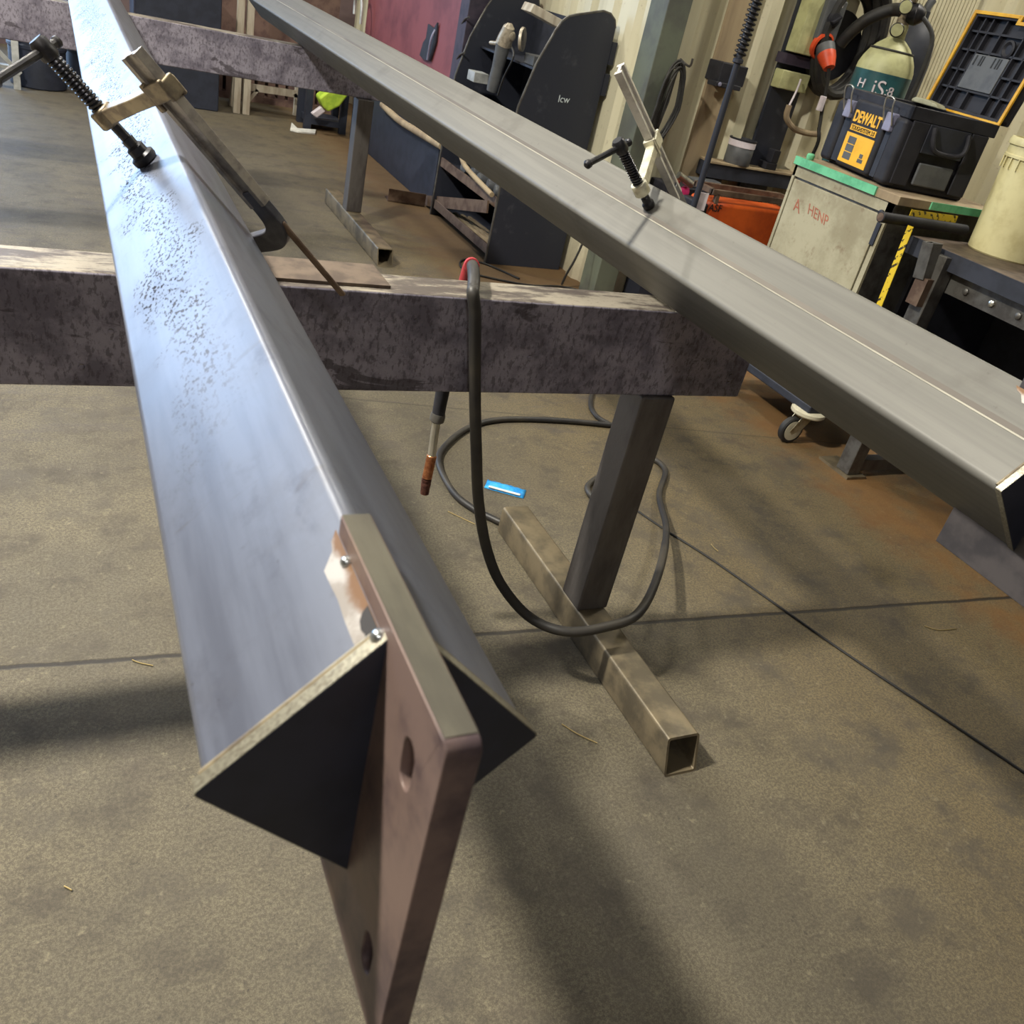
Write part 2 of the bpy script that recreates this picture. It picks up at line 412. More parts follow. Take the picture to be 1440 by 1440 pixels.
def lettering(name, body, size, at, xd, yd, mat, parent, depth=.0008, scale_x=1.0, bold=0.0):
    cu = bpy.data.curves.new('t', 'FONT'); cu.body = body; cu.size = size; cu.extrude = depth; cu.offset = size*bold
    cu.align_x = 'CENTER'; cu.align_y = 'CENTER'
    to = bpy.data.objects.new('t', cu); COL.objects.link(to)
    dg = bpy.context.evaluated_depsgraph_get(); dg.update()
    me = bpy.data.meshes.new_from_object(to.evaluated_get(dg))
    bpy.data.objects.remove(to); bpy.data.curves.remove(cu)
    xd = Vector(xd).normalized(); yd = Vector(yd).normalized(); zd = xd.cross(yd)
    off = rot_of(parent)
    for v in me.vertices:
        c = v.co.copy(); v.co = Vector(at)+xd*c.x*scale_x+yd*c.y+zd*c.z-off
    me.materials.clear(); me.materials.append(MT[mat]); me.name = name
    o = bpy.data.objects.new(name, me); COL.objects.link(o); o.parent = parent
    return o

def copy_tree(o, delta, parent=None):
    c = o.copy(); COL.objects.link(c)
    if parent: c.parent = parent
    else: c.location = o.location+Vector(delta)
    for ch in list(o.children): copy_tree(ch, delta, c)
    return c

def rsq(cx, cz, r, y, rad=.012, n=4, ang0=0.0):
    """rounded square of half-diagonal r standing on its corner, in the plane y"""
    pts = []; rr = r - rad*(math.sqrt(2)-1)
    for q in range(4):
        a = math.radians(90*q)
        # corner arc centre
        cc = Vector((math.cos(a), 0, math.sin(a)))*(r-rad*math.sqrt(2))
        for k in range(n+1):
            b = a - math.pi/4 + (math.pi/2)*k/n
            pts.append(Vector((cx, y, cz))+cc+Vector((math.cos(b), 0, math.sin(b)))*rad)
    return pts
# ================================================================= SETTING
def corr_profile(length, pitch, depth, valley=.42, slope=.14):
    pts = []; s = 0
    while s < length:
        pts += [(s, 0), (s+pitch*valley, 0), (s+pitch*(valley+slope), depth), (s+pitch*(1-slope), depth)]
        s += pitch
    return [p for p in pts if p[0] <= length] + [(length, 0)]

def corr_wall(name, a, d, nrm, length, h, mat, pitch=.27, depth=.035, z0=0):
    """trapezoidal sheet: a start, d along, nrm towards the room"""
    bm = BM(); a, d, nrm = Vector(a), Vector(d), Vector(nrm)
    pr = corr_profile(length, pitch, depth)
    lo = [a+d*s+nrm*t for s, t in pr]; back = [a-nrm*.03, a+d*length-nrm*.03]
    prism(bm, [Vector((p.x, p.y, z0)) for p in lo+back[::-1]], (0, 0, h))
    return struct(name, bm, mat)

struct('floor', box(BM(), (-7, -5, -.1), (7, 11, 0)), 'concrete')
struct('ceiling', box(BM(), (-7, -5, 5.6), (7, 11, 5.7)), 'ceiling')
corr_wall('wall_back', (2.96, 4.76, 0), (1, 0, 0), (0, -1, 0), 4.04, 5.6, 'wall_sheet', pitch=.268, depth=.055)
corr_wall('wall_side', (2.97, 4.80, 0), (0, 1, 0), (-1, 0, 0), 6.1, 5.6, 'wall_sheet', pitch=.27, depth=.03)
corr_wall('wall_right', (6.99, 4.7, 0), (0, -1, 0), (-1, 0, 0), 9.6, 5.6, 'wall_sheet')
struct('wall_front', box(BM(), (-7, -5.1, 0), (7, -5, 5.6)), 'wall_dull')
struct('wall_left', box(BM(), (-7.1, -5, 0), (-7, 11, 5.6)), 'wall_dull')
bm = BM(); box(bm, (-.55, 10.8, 0), (2.97, 10.95, 5.6)); box(bm, (-7, 10.8, 0), (-5.2, 10.95, 5.6)); box(bm, (-5.2, 10.8, 4.3), (-.55, 10.95, 5.6))
struct('wall_far', bm, 'wall_brown')
bm = BM(); box(bm, (-.7, 10.72, 0), (-.55, 10.8, 4.4)); box(bm, (-5.3, 10.72, 0), (-5.15, 10.8, 4.4)); box(bm, (-5.3, 10.72, 4.25), (-.55, 10.8, 4.4))
struct('door_1', bm, 'grey_steel')
# column at the wall corner and sheeting strips
struct('trim_1', box(BM(), (2.885, 4.56, 0), (3.03, 4.74, 5.6)), 'column_paint', bevel=.006)
bm = BM()
for i in range(22): box(bm, (4.52+i*.03, 4.69, 0), (4.52+i*.03+.024, 4.712, 5.6))
box(bm, (4.5, 4.706, 0), (5.2, 4.722, 5.6))
struct('trim_2', bm, 'wall_sheet')
struct('trim_3', box(BM(), (3.36, 4.69, 0), (3.52, 4.715, 5.6)), 'brown_board')

# ================================================================= TRESTLES
def sq_tube(bm, x0, x1, z0, z1, y0, y1, t=.006, rad=.009, cut=0.0):
    """square hollow section along y, near end optionally cut back at the top"""
    def loop(x0, x1, z0, z1, r, y):
        out = []
        for (cx, cz, a0) in ((x1-r, z1-r, 0), (x0+r, z1-r, 90), (x0+r, z0+r, 180), (x1-r, z0+r, 270)):
            for k in range(4):
                a = math.radians(a0+30*k); out.append(Vector((cx+r*math.cos(a), y, cz+r*math.sin(a))))
        return out
    o = loop(x0, x1, z0, z1, rad, y0); i = loop(x0+t, x1-t, z0+t, z1-t, rad*.5, y0)
    before = set(bm.verts)
    ring_prism(bm, o, i, (0, y1-y0, 0))
    if cut:
        for v in bm.verts:
            if v not in before and abs(v.co.y-y0) < 1e-5: v.co.y += cut*(v.co.z-z0)/(z1-z0)
    return bm

def trestle(label, y, posts, by0, by1, xl, xr, py):
    t = thing('steel_trestle', label, 'trestle', (posts[0], y, 0), 'steel trestles under the long beams')
    obj('top_rail', box(BM(), (xl, y, .76), (xr, y+.115, .977)), 'trestle_scale', t, bevel=.006)
    for px in posts:
        obj('post', box(BM(), (px, py, .096), (px+.098, py+.1, .76)), 'post_steel', t, bevel=.006, seg=3)
        obj('foot', sq_tube(BM(), px, px+.095, 0, .097, by0, by1, cut=.035), 'base_steel', t)
    return t
near_trestle = trestle('dark scaled steel trestle nearest the viewer, the hose draped over it', 1.642, (1.25, -1.35), 1.108, 2.175, -1.55, 1.55, 1.632)
far_trestle = trestle('far steel trestle in the background, grey post and open foot tube behind the hose trestle', 5.66, (1.615, -1.3), 4.87, 6.16, -1.6, 1.76, 5.62)
# bolts/rivets on the near rail
for x, z in ((1.50, .80), (1.50, .82), (.92, .85), (.64, .92), (.02, .80), (.07, .87)):
    bm = BM(); lathe(bm, [(.006, 0), (.005, .003), (0, .0045)], (x, 1.642, z), (0, -1, 0), 10)
    obj('rivet', bm, 'trestle_scale', near_trestle)

# ================================================================= LONG BEAMS
def beam(label, xc, dy, mat, y_end, chalk):
    zc, r = 1.0936, .1156
    t = thing('square_beam', label, 'beam', (xc, .395+dy, zc), 'long square tube beams')
    y0 = .395+dy
    obj('tube', prism(BM(), rsq(xc, zc, r, y0, .011, 5), (0, y_end-y0, 0)), mat, t, ang=50)
    # cap plate in front of the tube end, split visually by the fin
    c = obj('cap_plate', prism(BM(), rsq(xc, zc, r+.003, y0-.012, .003, 2), (0, .0115, 0)), 'cap_steel', t, bevel=.0012)
    c['label'] = 'dark square end cap'
    # machined rim of the cap (its thickness shows bright)
    bm = BM(); ring_prism(bm, rsq(xc, zc, r+.0036, y0-.0112, .003, 2), rsq(xc, zc, r+.0015, y0-.0112, .003, 2), (0, .0102, 0))
    obj('cap_rim', bm, 'cap_edge', c)
    # seam weld between cap and tube (upper left and upper right edges)
    for sg in (-1, 1):
        a = Vector((xc+sg*(r-.004), y0+.0015, zc+.002)); b = Vector((xc+sg*.014, y0+.0015, zc+r-.016))
        obj('weld_seam', tube(BM(), [a, b], .0036, 8), 'brass_cast', t)
    # fin: slotted plate through the corner, 22 mm
    f0, f1, zt, zb = xc-.0105, xc+.0112, zc+r+.0045, .922
    ya, yb = y0-.112, y0+.108
    prof = []
    for (cy, cz, a0) in ((ya+.008, zt-.008, 90),):
        for k in range(6): prof.append((cy+.008*math.cos(math.radians(a0+18*k)), cz+.008*math.sin(math.radians(a0+18*k))))
    prof += [(ya, zb+.005), (ya+.005, zb), (yb, zb), (yb, zt)]
    bm = BM(); prism(bm, [(f0, a, b) for a, b in prof], (f1-f0, 0, 0))
    fin = obj('fin_plate', bm, 'plate_dark' if chalk else 'plate_scale', t)
    fin['label'] = 'thick slotted fin plate'
    # slots
    cutters = []
    for cz in (1.158, .974):
        pts = []
        for (zz, a0) in ((cz+.009, 0), (cz-.009, 180)):
            for k in range(9):
                a = math.radians(a0+22.5*k); pts.append((f0-.01, y0-.070+.0085*math.cos(a), zz+.0085*math.sin(a)))
        bmc = BM(); prism(bmc, pts, (.05, 0, 0)); cutters.append(obj('cut', bmc, 'plate_scale', t))
    for c_ in cutters:
        m = fin.modifiers.new('slot', 'BOOLEAN'); m.object = c_; m.operation = 'DIFFERENCE'; m.solver = 'EXACT'
    dg = bpy.context.evaluated_depsgraph_get(); dg.update()
    me = bpy.data.meshes.new_from_object(fin.evaluated_get(dg)); fin.modifiers.clear(); fin.data = me
    me.set_sharp_from_angle(angle=math.radians(35))
    for c_ in cutters: bpy.data.objects.remove(c_)
    m = fin.modifiers.new('bevel', 'BEVEL'); m.width = .0018; m.segments = 2; m.limit_method = 'ANGLE'; m.angle_limit = math.radians(40); m.harden_normals = True
    # bare sawn edges (top strip and near edge)
    e = obj('sawn_edge', box(BM(), (f0+.0012, ya+.008, zt-.001), (f1-.0012, yb-.001, zt+.0006)), 'plate_edge', fin)
    # tacks
    for (yy, rr) in ((y0+.075, .0048), (y0-.003, .0060)):
        bm = BM(); lathe(bm, [(rr, 0), (rr*.85, rr*.5), (rr*.4, rr*.9), (0, rr)], (f0-.002, yy, zc+r-.012), (-.7, -.2, .7), 10)
        obj('tack_weld', bm, 'weld_bright', t)
    n = Vector((-1, 0, 1)).normalized(); u = Vector((1, 0, 1)).normalized(); eg = Vector((xc-.0125, y0, zc+r-.0125))
    bm = BM(); prism(bm, [eg+u*a+Vector((0, b, 0))+n*.0003 for a, b in ((.002, .026), (-.003, .024), (-.007, .019), (-.0085, .012), (-.007, .006), (-.009, .002), (-.002, -.001), (.002, .001))], n*.0009)
    obj('soot_mark', bm, 'soot', t)
    # ground, heat-tinted strip on the left upper face beside the fin
    n = Vector((-1, 0, 1)).normalized(); u = Vector((1, 0, 1)).normalized()
    edge = Vector((xc-.0125, 0, zc+r-.0125))
    out = [(.0025, .112), (-.004, .104), (-.006, .095), (-.017, .083), (-.0165, .066), (-.0155, .05), (-.0165, .03), (-.0165, .003), (.0025, -.0005), (.0025, .05)]
    bm = BM(); prism(bm, [edge+u*a+Vector((0, y0+b, 0))-n*.002 for a, b in out], n*.0025)
    gp = obj('ground_patch', bm, 'ground_heat', t)
    gp['label'] = 'bright ground heat-tinted patch'
    if chalk:
        lettering('chalk_mark', '8', .05, (xc-.062, y0-.0126, zc+.012), (.7, 0, .7), (-.7, 0, .7), 'chalk', t)
        for o_, w_ in ((0, .0022),):
            c0 = Vector((xc-.0578, y0, zc+.0578))+n*.0002
            obj('seam_line', bar(BM(), c0, c0+Vector((0, y_end-y0, 0)), .003, .0012, n), 'seam_grey', t)
            c1 = c0-u*-.0065
            obj('seam_line', bar(BM(), c1, c1+Vector((0, y_end-y0, 0)), .009, .0006, n), 'seam_dark', t)
    return t
beam_a = beam('bluish mill-scale square tube beam in the foreground, slotted fin plate on its near end', .1745, 0, 'mill_scale_sky_tint', 6.9, False)
beam_b = beam('grey square tube beam on the right, running diagonally past the tool stand', 1.2666, .28, 'drawn_steel', 6.9, True)

tag(obj('packing_plate', box(BM(), (.245, 1.662, .977), (.585, 1.79, .984)), 'plate_brown', bevel=.001, loc=(.4, 1.7, .977)),
    'thin brown steel plate lying on the hose trestle beside the foreground beam', 'steel plate')

# ================================================================= CLAMPS
def clamp(label, pad, h, a, th, pr_, k0, k1, khandle, barmat, armmat, tail, hdir, fl):
    s = math.sqrt(.5); n = Vector((s, 0, -s)); w = Vector((s*math.cos(th), -math.sin(th), s*math.cos(th)))
    pad = Vector(pad); nut = pad-n*h; q = nut+w*a; side = n.cross(w).normalized()
    t = thing('bar_clamp', label, 'clamp', pad, 'bar clamps on the beams')
    # pressure pad
    bm = BM(); lathe(bm, [(r_*pr_, h_) for r_, h_ in ((.019, 0), (.021, .004), (.021, .012), (.015, .016), (.015, .028), (.010, .032), (.011, .045))], pad-n*.001, -n, 18)
    obj('pressure_pad', bm, 'clamp_black', t)
    # screw with thread
    obj('screw', tube(BM(), [pad-n*.03, pad-n*khandle], .0085, 12), 'clamp_black', t)
    obj('thread', tube(BM(), coil_pts(pad-n*(h+.012), pad-n*(khandle-.01), .0098, (khandle-h)/.0078), .0030, 6), 'thread_steel', t)
    # handle boss and sliding bar
    top = pad-n*khandle
    bm = BM(); lathe(bm, [(.013, -.014), (.015, -.01), (.015, .012), (.011, .018)], top, -n, 16)
    obj('handle_boss', bm, 'clamp_black', t)
    hd = Vector(hdir).normalized()
    bm = BM(); tube(bm, [top-hd*.022, top+hd*fl], .0070, 10)
    lathe(bm, [(.005, -.002), (.0095, .003), (.0098, .010), (.005, .015), (0, .016)], top+hd*fl, hd, 12)
    lathe(bm, [(.005, -.002), (.009, .003), (.009, .008), (0, .012)], top-hd*.022, -hd, 12)
    obj('handle', bm, 'clamp_black', t)
    # sliding arm: boss round the screw, tapering web, claw round the bar
    bm = BM()
    lathe(bm, [(.017, -.016), (.019, -.012), (.019, .012), (.017, .016)], nut, -n, 18)
    pts = []
    for (d0, hw) in ((0, .013), (a*.55, .011), (a-.02, .012)):
        pts.append((d0, hw))
    m0 = [nut+w*d0+side*.011-n*hw for d0, hw in pts]+[nut+w*d0+side*.011+n*hw for d0, hw in pts[::-1]]
    prism(bm, m0, -side*.022)
    obox(bm, q-w*.019, w*.006, n*.024, side*.014)
    for sg in (-1, 1):
        obox(bm, q+w*.004+side*sg*.0115-n*sg*.004, w*.022, n*.016, side*.004)
    obox(bm, q+w*.021, w*.005, n*.016, side*.014)
    obj('sliding_arm', bm, armmat, t, bevel=.003)
    # bar: I-profile
    A, B = q-n*k0, q+n*(tail-.06)
    bm = BM(); c = (A+B)/2; L = (B-A).length/2
    obox(bm, c, n*L, w*.013, side*.004)
    for sg in (-1, 1): obox(bm, c+w*sg*.0145, n*L, w*.0045, side*.0090)
    obj('rail', bm, barmat, t, bevel=.0008)
    # fixed jaw reaching back under the beam
    tip = pad+n*(.1635+.001)
    path = [(tail-.09, 0), (tail-.05, .0), (tail-.022, -.003), (tail-.004, -.014), (tail+.006, -.034), (h+.1635+.028, -.07), (h+.1635+.026, -a+.045), (h+.1635+.026, -a-.012)]
    wd = [.0165, .0175, .019, .020, .020, .018, .015, .012]
    cp = catmull([q+n*k+w*v for k, v in path], 5); L_, R_ = [], []
    for i, p_ in enumerate(cp):
        d_ = (cp[min(i+1, len(cp)-1)]-cp[max(i-1, 0)]).normalized(); o_ = side.cross(d_).normalized()
        hw = wd[min(i//5, 7)]*(1-(i % 5)/5)+wd[min(i//5+1, 7)]*((i % 5)/5)
        L_.append(p_+o_*hw); R_.append(p_-o_*hw)
    bm = BM(); prism(bm, [p_+side*.0085 for p_ in L_+R_[::-1]], -side*.017)
    obj('fixed_jaw', bm, 'jaw_steel', t, bevel=.003)
    # thin tail of the rail beyond the jaw
    if k1 > tail+.05:
        obj('rail_tail', bar(BM(), q+n*(tail-.02)+w*.012, q+n*(k1)+w*.012, .013, .006, side), 'brown_steel', t, bevel=.002)
    bm = BM(); lathe(bm, [(.011, 0), (.013, .003), (.013, .009), (.009, .0115)], tip, n, 14)
    obj('jaw_pad', bm, armmat, t)
    return t
clamp('brass-armed bar clamp gripping the foreground bluish beam', (.133, 1.658, 1.168), .088, .172, math.radians(53), 1, .062, .42, .205,
      'bar_steel', 'brass_cast', .272, (-.62, -.68, -.40), .10)
clamp('pale-armed bar clamp gripping the grey right-hand beam', (1.227, 1.794, 1.1695), .055, .165, math.radians(-46), .68, .20, .25, .168,
      'bright_bar', 'white_cast', .215, (-.86, -.36, -.36), .10)

# ================================================================= WELDING TORCH AND ITS HOSE
t = thing('welding_torch', 'welding torch hanging behind the near trestle on its black rubber hose', 'welding torch', (.80, 1.80, .40))
hp = [(.803, 1.805, .90), (.806, 1.800, .96), (.800, 1.775, 1.003), (.785, 1.73, 1.012), (.764, 1.67, 1.010), (.752, 1.638, 1.0), P(665, 412, y=1.617), P(668, 440, y=1.612),
      P(668, 480, y=1.612), P(668, 560, y=1.61), P(670, 640, y=1.605), P(673, 705, y=1.60), P(684, 770, y=1.585), P(705, 822, y=1.565), P(745, 868, y=1.545),
      P(795, 888, z=.165), P(850, 882, z=.175), P(898, 862, z=.18), P(926, 806, z=.15), P(937, 745, z=.07), P(927, 697, z=.022)]
fl = [(935, 660), (905, 642), (868, 660), (839, 673), (826, 686), (838, 700), (872, 690), (895, 630), (876, 602), (850, 597), (780, 591), (705, 590), (660, 601), (626, 627), (617, 652),
      (638, 693), (668, 717), (690, 728)]
hp += [P(a, b, z=.012) for a, b in fl]+[Vector((1.285, 2.20, .012)), Vector((1.31, 2.195, .012))]
hc_ = catmull(hp, 8); obj('hose', tube(BM(), hc_, [.0132 if i < 150 else .0117 for i in range(len(hc_))], 12), 'hose_rubber', t)
obj('lead', tube(BM(), catmull([P(862, 599, z=.011), P(838, 584, z=.011), P(831, 561, z=.011), P(850, 520, z=.011), P(905, 500, z=.011), (3.0, 3.75, .011), (3.16, 3.95, .2)], 8), .0105, 10), 'hose_rubber', t)
bm = BM(); tube(bm, catmull([(.806, 1.802, .935), (.805, 1.797, .965), (.799, 1.775, 1.003), (.792, 1.752, 1.010)], 5), [.0165]*16, 14)
obj('strain_relief', bm, 'red_rubber', t)
h0, h1 = Vector((.803, 1.806, .93)), P(616, 584, y=1.806)
bm = BM(); tube(bm, catmull([h0, h0.lerp(h1, .3)+Vector((.004, .006, 0)), h0.lerp(h1, .7), h1], 5), [.017, .018, .019, .0195, .02, .02, .0195, .019, .0185, .018, .0175, .017, .0165, .016, .0158, .0155], 14)
obj('handle', bm, 'black_plastic', t)
h2 = h1.lerp(P(612, 600, y=1.806), 1)
bm = BM(); lathe(bm, [(.017, -.006), (.0185, 0), (.0185, .014), (.014, .018)], h1, (h2-h1), 16); obj('neck_nut', bm, 'grey_steel', t)
h3 = P(607, 642, y=1.806)
obj('neck', tube(BM(), catmull([h1, P(612, 605, y=1.806), h3], 5), .0105, 12), 'bright_steel', t)
h4 = P(600, 674, y=1.80); h5 = P(597, 694, y=1.798)
bm = BM(); lathe(bm, [(.011, 0), (.0128, .002), (.0128, (h4-h3).length)], h3-(h4-h3).normalized()*.004, h4-h3, 16); nz = obj('nozzle', bm, 'copper', t)
bm = BM(); L = (h5-h4).length
lathe(bm, [(.0128, -.001), (.0128, .006), (.0118, .008), (.0128, .010), (.0118, .02), (.0112, L), (.007, L), (.007, L-.01)], h4, h5-h4, 16); obj('gas_cup_tip', bm, 'copper_dark', nz)

# thin straight cable on the floor
tag(obj('thin_cable', tube(BM(), catmull([P(893, 716, z=.004), P(940, 748, z=.004), P(1000, 786, z=.004), P(1100, 856, z=.004), P(1190, 919, z=.004), P(1330, 1012, z=.004), P(1440, 1086, z=.004), P(1560, 1170, z=.004)], 6), .0038, 6), 'ink', loc=P(1190, 919, z=0)),
    'thin black cable lying straight across the floor on the right', 'cable')
# ================================================================= SMALL THINGS ON THE FLOOR
def packet():
    a = P(682, 683, z=.004); b = P(737, 698, z=.004)
    u = (b-a).normalized(); v = Vector((-u.y, u.x, 0)); L = (b-a).length; W = .062
    t = thing('wrapper', 'blue and white foil wrapper on the floor behind the hanging hose', 'wrapper', a)
    bm = BM(); N = 10; rows = []
    for j, s_ in enumerate((0, .25, .5, .75, 1)):
        rows.append([(i/N, s_) for i in range(N+1)])
    top = [[bm.verts.new(a+u*L*i+v*W*(s_-.2)+Vector((0, 0, .012*math.sin(math.pi*min(max(s_, 0), 1))*math.sin(math.pi*min(1, max(0, i)))**.4+.002*math.sin(i*23+s_*9)))) for i, s_ in r] for r in rows]
    bot = [[bm.verts.new(Vector((q.co.x, q.co.y, .001))) for q in r] for r in top]
    for g, fl_ in ((top, 0), (bot, 1)):
        for j in range(4):
            for i in range(N):
                f = (g[j][i], g[j][i+1], g[j+1][i+1], g[j+1][i])
                bm.faces.new(f if not fl_ else f[::-1])
    for i in range(N):
        bm.faces.new((top[0][i+1], top[0][i], bot[0][i], bot[0][i+1])); bm.faces.new((top[4][i], top[4][i+1], bot[4][i+1], bot[4][i]))
    for j in range(4):
        bm.faces.new((top[j][0], top[j+1][0], bot[j+1][0], bot[j][0])); bm.faces.new((top[j+1][N], top[j][N], bot[j][N], bot[j+1][N]))
    obj('foil', bm, 'blue_foil', t, ang=80)
    bm = BM(); obox(bm, a+u*L*.5+v*W*-.13+Vector((0, 0, .0062)), u*L*.4, v*W*.1, Vector((0, 0, .0012)))
    obj('paper_band', bm, 'white_paper', t, bevel=.001)
packet()
w = [((790, 1018), (812, 1032), (840, 1045)), ((186, 928), (196, 932), (215, 936)), ((630, 719), (655, 731), (668, 737)), ((1000, 765), (1004, 770), (1010, 775)), ((1300, 880), (1320, 886), (1345, 884)), ((90, 1246), (96, 1249), (101, 1252))]
lb = ['bent yellowish wire offcut on the floor beside the trestle foot', 'short wire offcut on the floor left of the foreground beam', 'straight wire offcut on the floor left of the trestle foot far end',
      'tiny wire offcut on the floor between the thin cable and the post', 'curled wire offcut on the floor under the right beam end', 'tiny wire offcut on the floor in the lower left corner']
for q, l_ in zip(w, lb):
    pts = [P(a, b, z=.003) for a, b in q]
    tag(obj('wire_offcut', tube(BM(), catmull(pts, 4), .0016, 6), 'wire_yellow', loc=pts[0]), l_, 'wire offcut', 'wire offcuts on the floor')
# paper scrap at the back
bm = BM(); prism(bm, [P(a, b, z=.004) for a, b in ((410, 174), (418, 182), (444, 184), (443, 189), (420, 187), (408, 184))], (0, 0, .012))
tag(obj('paper_scrap', bm, 'white_paper', loc=P(420, 184, z=0)), 'crumpled white paper scrap on the floor near the far trestle', 'paper')

# ================================================================= TOOL STAND
t = thing('tool_stand', 'black steel tool stand with tall rounded side panels against the wall', 'tool stand', (2.66, 5.6, 0))
OUT = [(2.39, 0), (2.395, .5), (2.41, .93), (2.47, 1.17), (2.55, 1.36), (2.575, 1.405), (2.61, 1.435), (2.65, 1.45), (2.82, 1.50), (2.87, 1.495), (2.905, 1.47), (2.92, 1.43), (2.922, 1.35), (2.922, 0)]
for yy in (5.10, 6.16):
    obj('side_panel', prism(BM(), [(x, yy, z) for x, z in OUT], (0, .012, 0)), 'black_steel', t, bevel=.002)
    # rolled bright edge strip
    bm = BM(); tube(bm, [(x-.001, yy+.006, z) for x, z in OUT[:-2]], .0075, 8); obj('edge_bead', bm, 'grey_steel', t)
obj('back_panel', box(BM(), (2.9, 5.11, .03), (2.91, 6.16, 1.42)), 'navy_dark', t)
for z_, x0 in ((.05, 2.42), (.36, 2.42), (.78, 2.43), (1.12, 2.55)):
    obj('shelf', box(BM(), (x0, 5.113, z_), (2.9, 6.158, z_+.012)), 'black_steel', t)
for z_, x0 in ((.05, 2.40), (.34, 2.40), (.66, 2.40), (.80, 2.41)):
    obj('front_rail', box(BM(), (x0, 5.113, z_), (x0+.012, 6.158, z_+.06)), 'grey_steel' if z_ > .5 else 'brown_steel', t, bevel=.002)
for z_ in (1.30, 1.13):
    bm = BM(); box(bm, (2.923, 5.095, z_-.06), (2.955, 5.115, z_+.06)); obj('wall_bracket', bm, 'black_steel', t)
lettering('chalk_mark', 'Icw', .055, P(793, 140, y=5.097), (1, 0, .05), (0, 0, 1), 'chalk', t)
# bent pipe on the stand front, rods on the shelf
tag(obj('bent_pipe', tube(BM(), catmull([(2.365, 6.10, .73), (2.363, 5.95, .66), (2.36, 5.7, .50), (2.362, 5.55, .455), (2.364, 5.135, .415)], 6), .016, 10), 'brown_board', loc=(2.415, 5.6, .4)),
    'bent beige pipe stored across the front of the tool stand', 'pipe')
for k in range(5):
    yy = 5.28+k*.14
    bm = BM(); lathe(bm, [(.0, 0), (.034, .001), (.038, .01), (.038, .15), (.03, .17), (.012, .175), (.012, .26), (0, .262)], (2.44+.01*(k % 2), yy, .411), (1, .12*(k-2), 0), 14)
    tag(obj('tool_roll', bm, 'grey_plastic', loc=(2.44, yy, .411)), ['pale grey spray can on the lower stand shelf, nearest the side panel', 'pale grey spray can second from the side panel on the lower stand shelf', 'pale grey spray can in the middle of the lower stand shelf', 'pale grey spray can fourth from the side panel on the lower stand shelf', 'pale grey spray can farthest from the side panel on the lower stand shelf'][k], 'can', 'cans on the lower stand shelf')
for k in range(4):
    a_ = Vector((2.44+.045*k, 5.16, .076+.004*k)); b_ = Vector((2.44+.035*k, 5.98-.05*k, .076+.004*k))
    tag(obj('rod', bar(BM(), a_, b_, .022, .022), 'brown_board', loc=a_), ['beige rod offcut at the front of the bottom stand shelf', 'beige rod offcut second from the front on the bottom stand shelf', 'beige rod offcut third from the front on the bottom stand shelf', 'beige rod offcut rearmost on the bottom stand shelf'][k], 'rod', 'rods on the bottom stand shelf')
# grinder hanging in the stand
g0 = P(692, 128, x=2.47); g1 = P(708, 62, x=2.47); g2 = P(716, 38, x=2.47)
t = thing('angle_grinder', 'grey angle grinder with black body hanging in the tool stand', 'angle grinder', g0)
d = (g1-g0).normalized()
bm = BM(); tube(bm, [g0, g0.lerp(g1, .15), g0.lerp(g1, .5), g0.lerp(g1, .8), g1], [.036, .04, .037, .042, .047], 16); obj('motor_body', bm, 'grey_plastic', t)
bm = BM(); tube(bm, [g1, g1.lerp(g2, .4), g2, g2+d*.02], [.05, .047, .035, .015], 14)
lathe(bm, [(.02, 0), (.026, .01), (.026, .05), (.018, .055)], g1.lerp(g2, .5), (.5, -.8, .1), 14); obj('gear_head', bm, 'grinder_grey', t)
dc = P(732, 55, x=2.50)
bm = BM(); lathe(bm, [(.0, 0), (.062, .001), (.066, .004), (.066, .02), (.04, .024), (0, .025)], dc, (.75, -.6, .1), 22)
obj('disc_guard', bm, 'grinder_grey', t)
bm = BM(); tube(bm, [P(690, 60, x=2.45), g1], .012, 10); obj('side_handle', bm, 'grinder_grey', t)
bm = BM(); tube(bm, catmull([g1+Vector((.03, -.05, 0)), P(722, 80, x=2.46), P(708, 110, x=2.45), P(700, 134, x=2.45)], 5), .006, 8); obj('power_cord', bm, 'black_rubber', t)
c = P(768, 24, y=5.3)
tag(obj('wood_block', obox(BM(), c, (.12, -.02, -.03), (.01, .09, 0), (.008, 0, .022)), 'timber', bevel=.004, loc=c), 'pale timber block on top of the tool stand', 'timber block')
bm = BM(); box(bm, (2.57, 5.36, 1.133), (2.72, 5.5, 1.19)); tag(obj('parts_tray', bm, 'grey_plastic', bevel=.004, loc=(2.62, 5.4, 1.132)), 'grey parts tray on the upper shelf of the tool stand', 'tray')
bm = BM(); c = P(672, 108, x=2.47); obox(bm, c, (.05, 0, 0), (0, .06, 0), (0, 0, .03)); tag(obj('small_box', bm, 'pale_metal', bevel=.003, loc=c), 'small pale metal box left of the grinder in the tool stand', 'box')
# offcuts lying before the stand
t = thing('angle_offcut', 'dark angle iron offcut lying on the floor before the tool stand', 'angle iron', P(570, 290, z=0))
a_, b_ = P(545, 283, z=.0), P(597, 291, z=.0)
bm = BM(); u_ = (b_-a_).normalized(); v_ = Vector((-u_.y, u_.x, 0))
prism(bm, [a_, b_, b_+v_*.14, a_+v_*.14], (0, 0, .008)); prism(bm, [a_, b_, b_+v_*.008, a_+v_*.008], (0, 0, .09))
obj('profile', bm, 'brown_steel', t)
a_, b_ = P(598, 282, z=.03), Vector((2.372, 5.18, .33))
tag(obj('flat_bar', bar(BM(), a_, b_, .012, .075, (0, 0, 1)), 'brown_steel', loc=a_), 'brown flat bar leaning from the floor onto the front of the tool stand', 'flat bar')
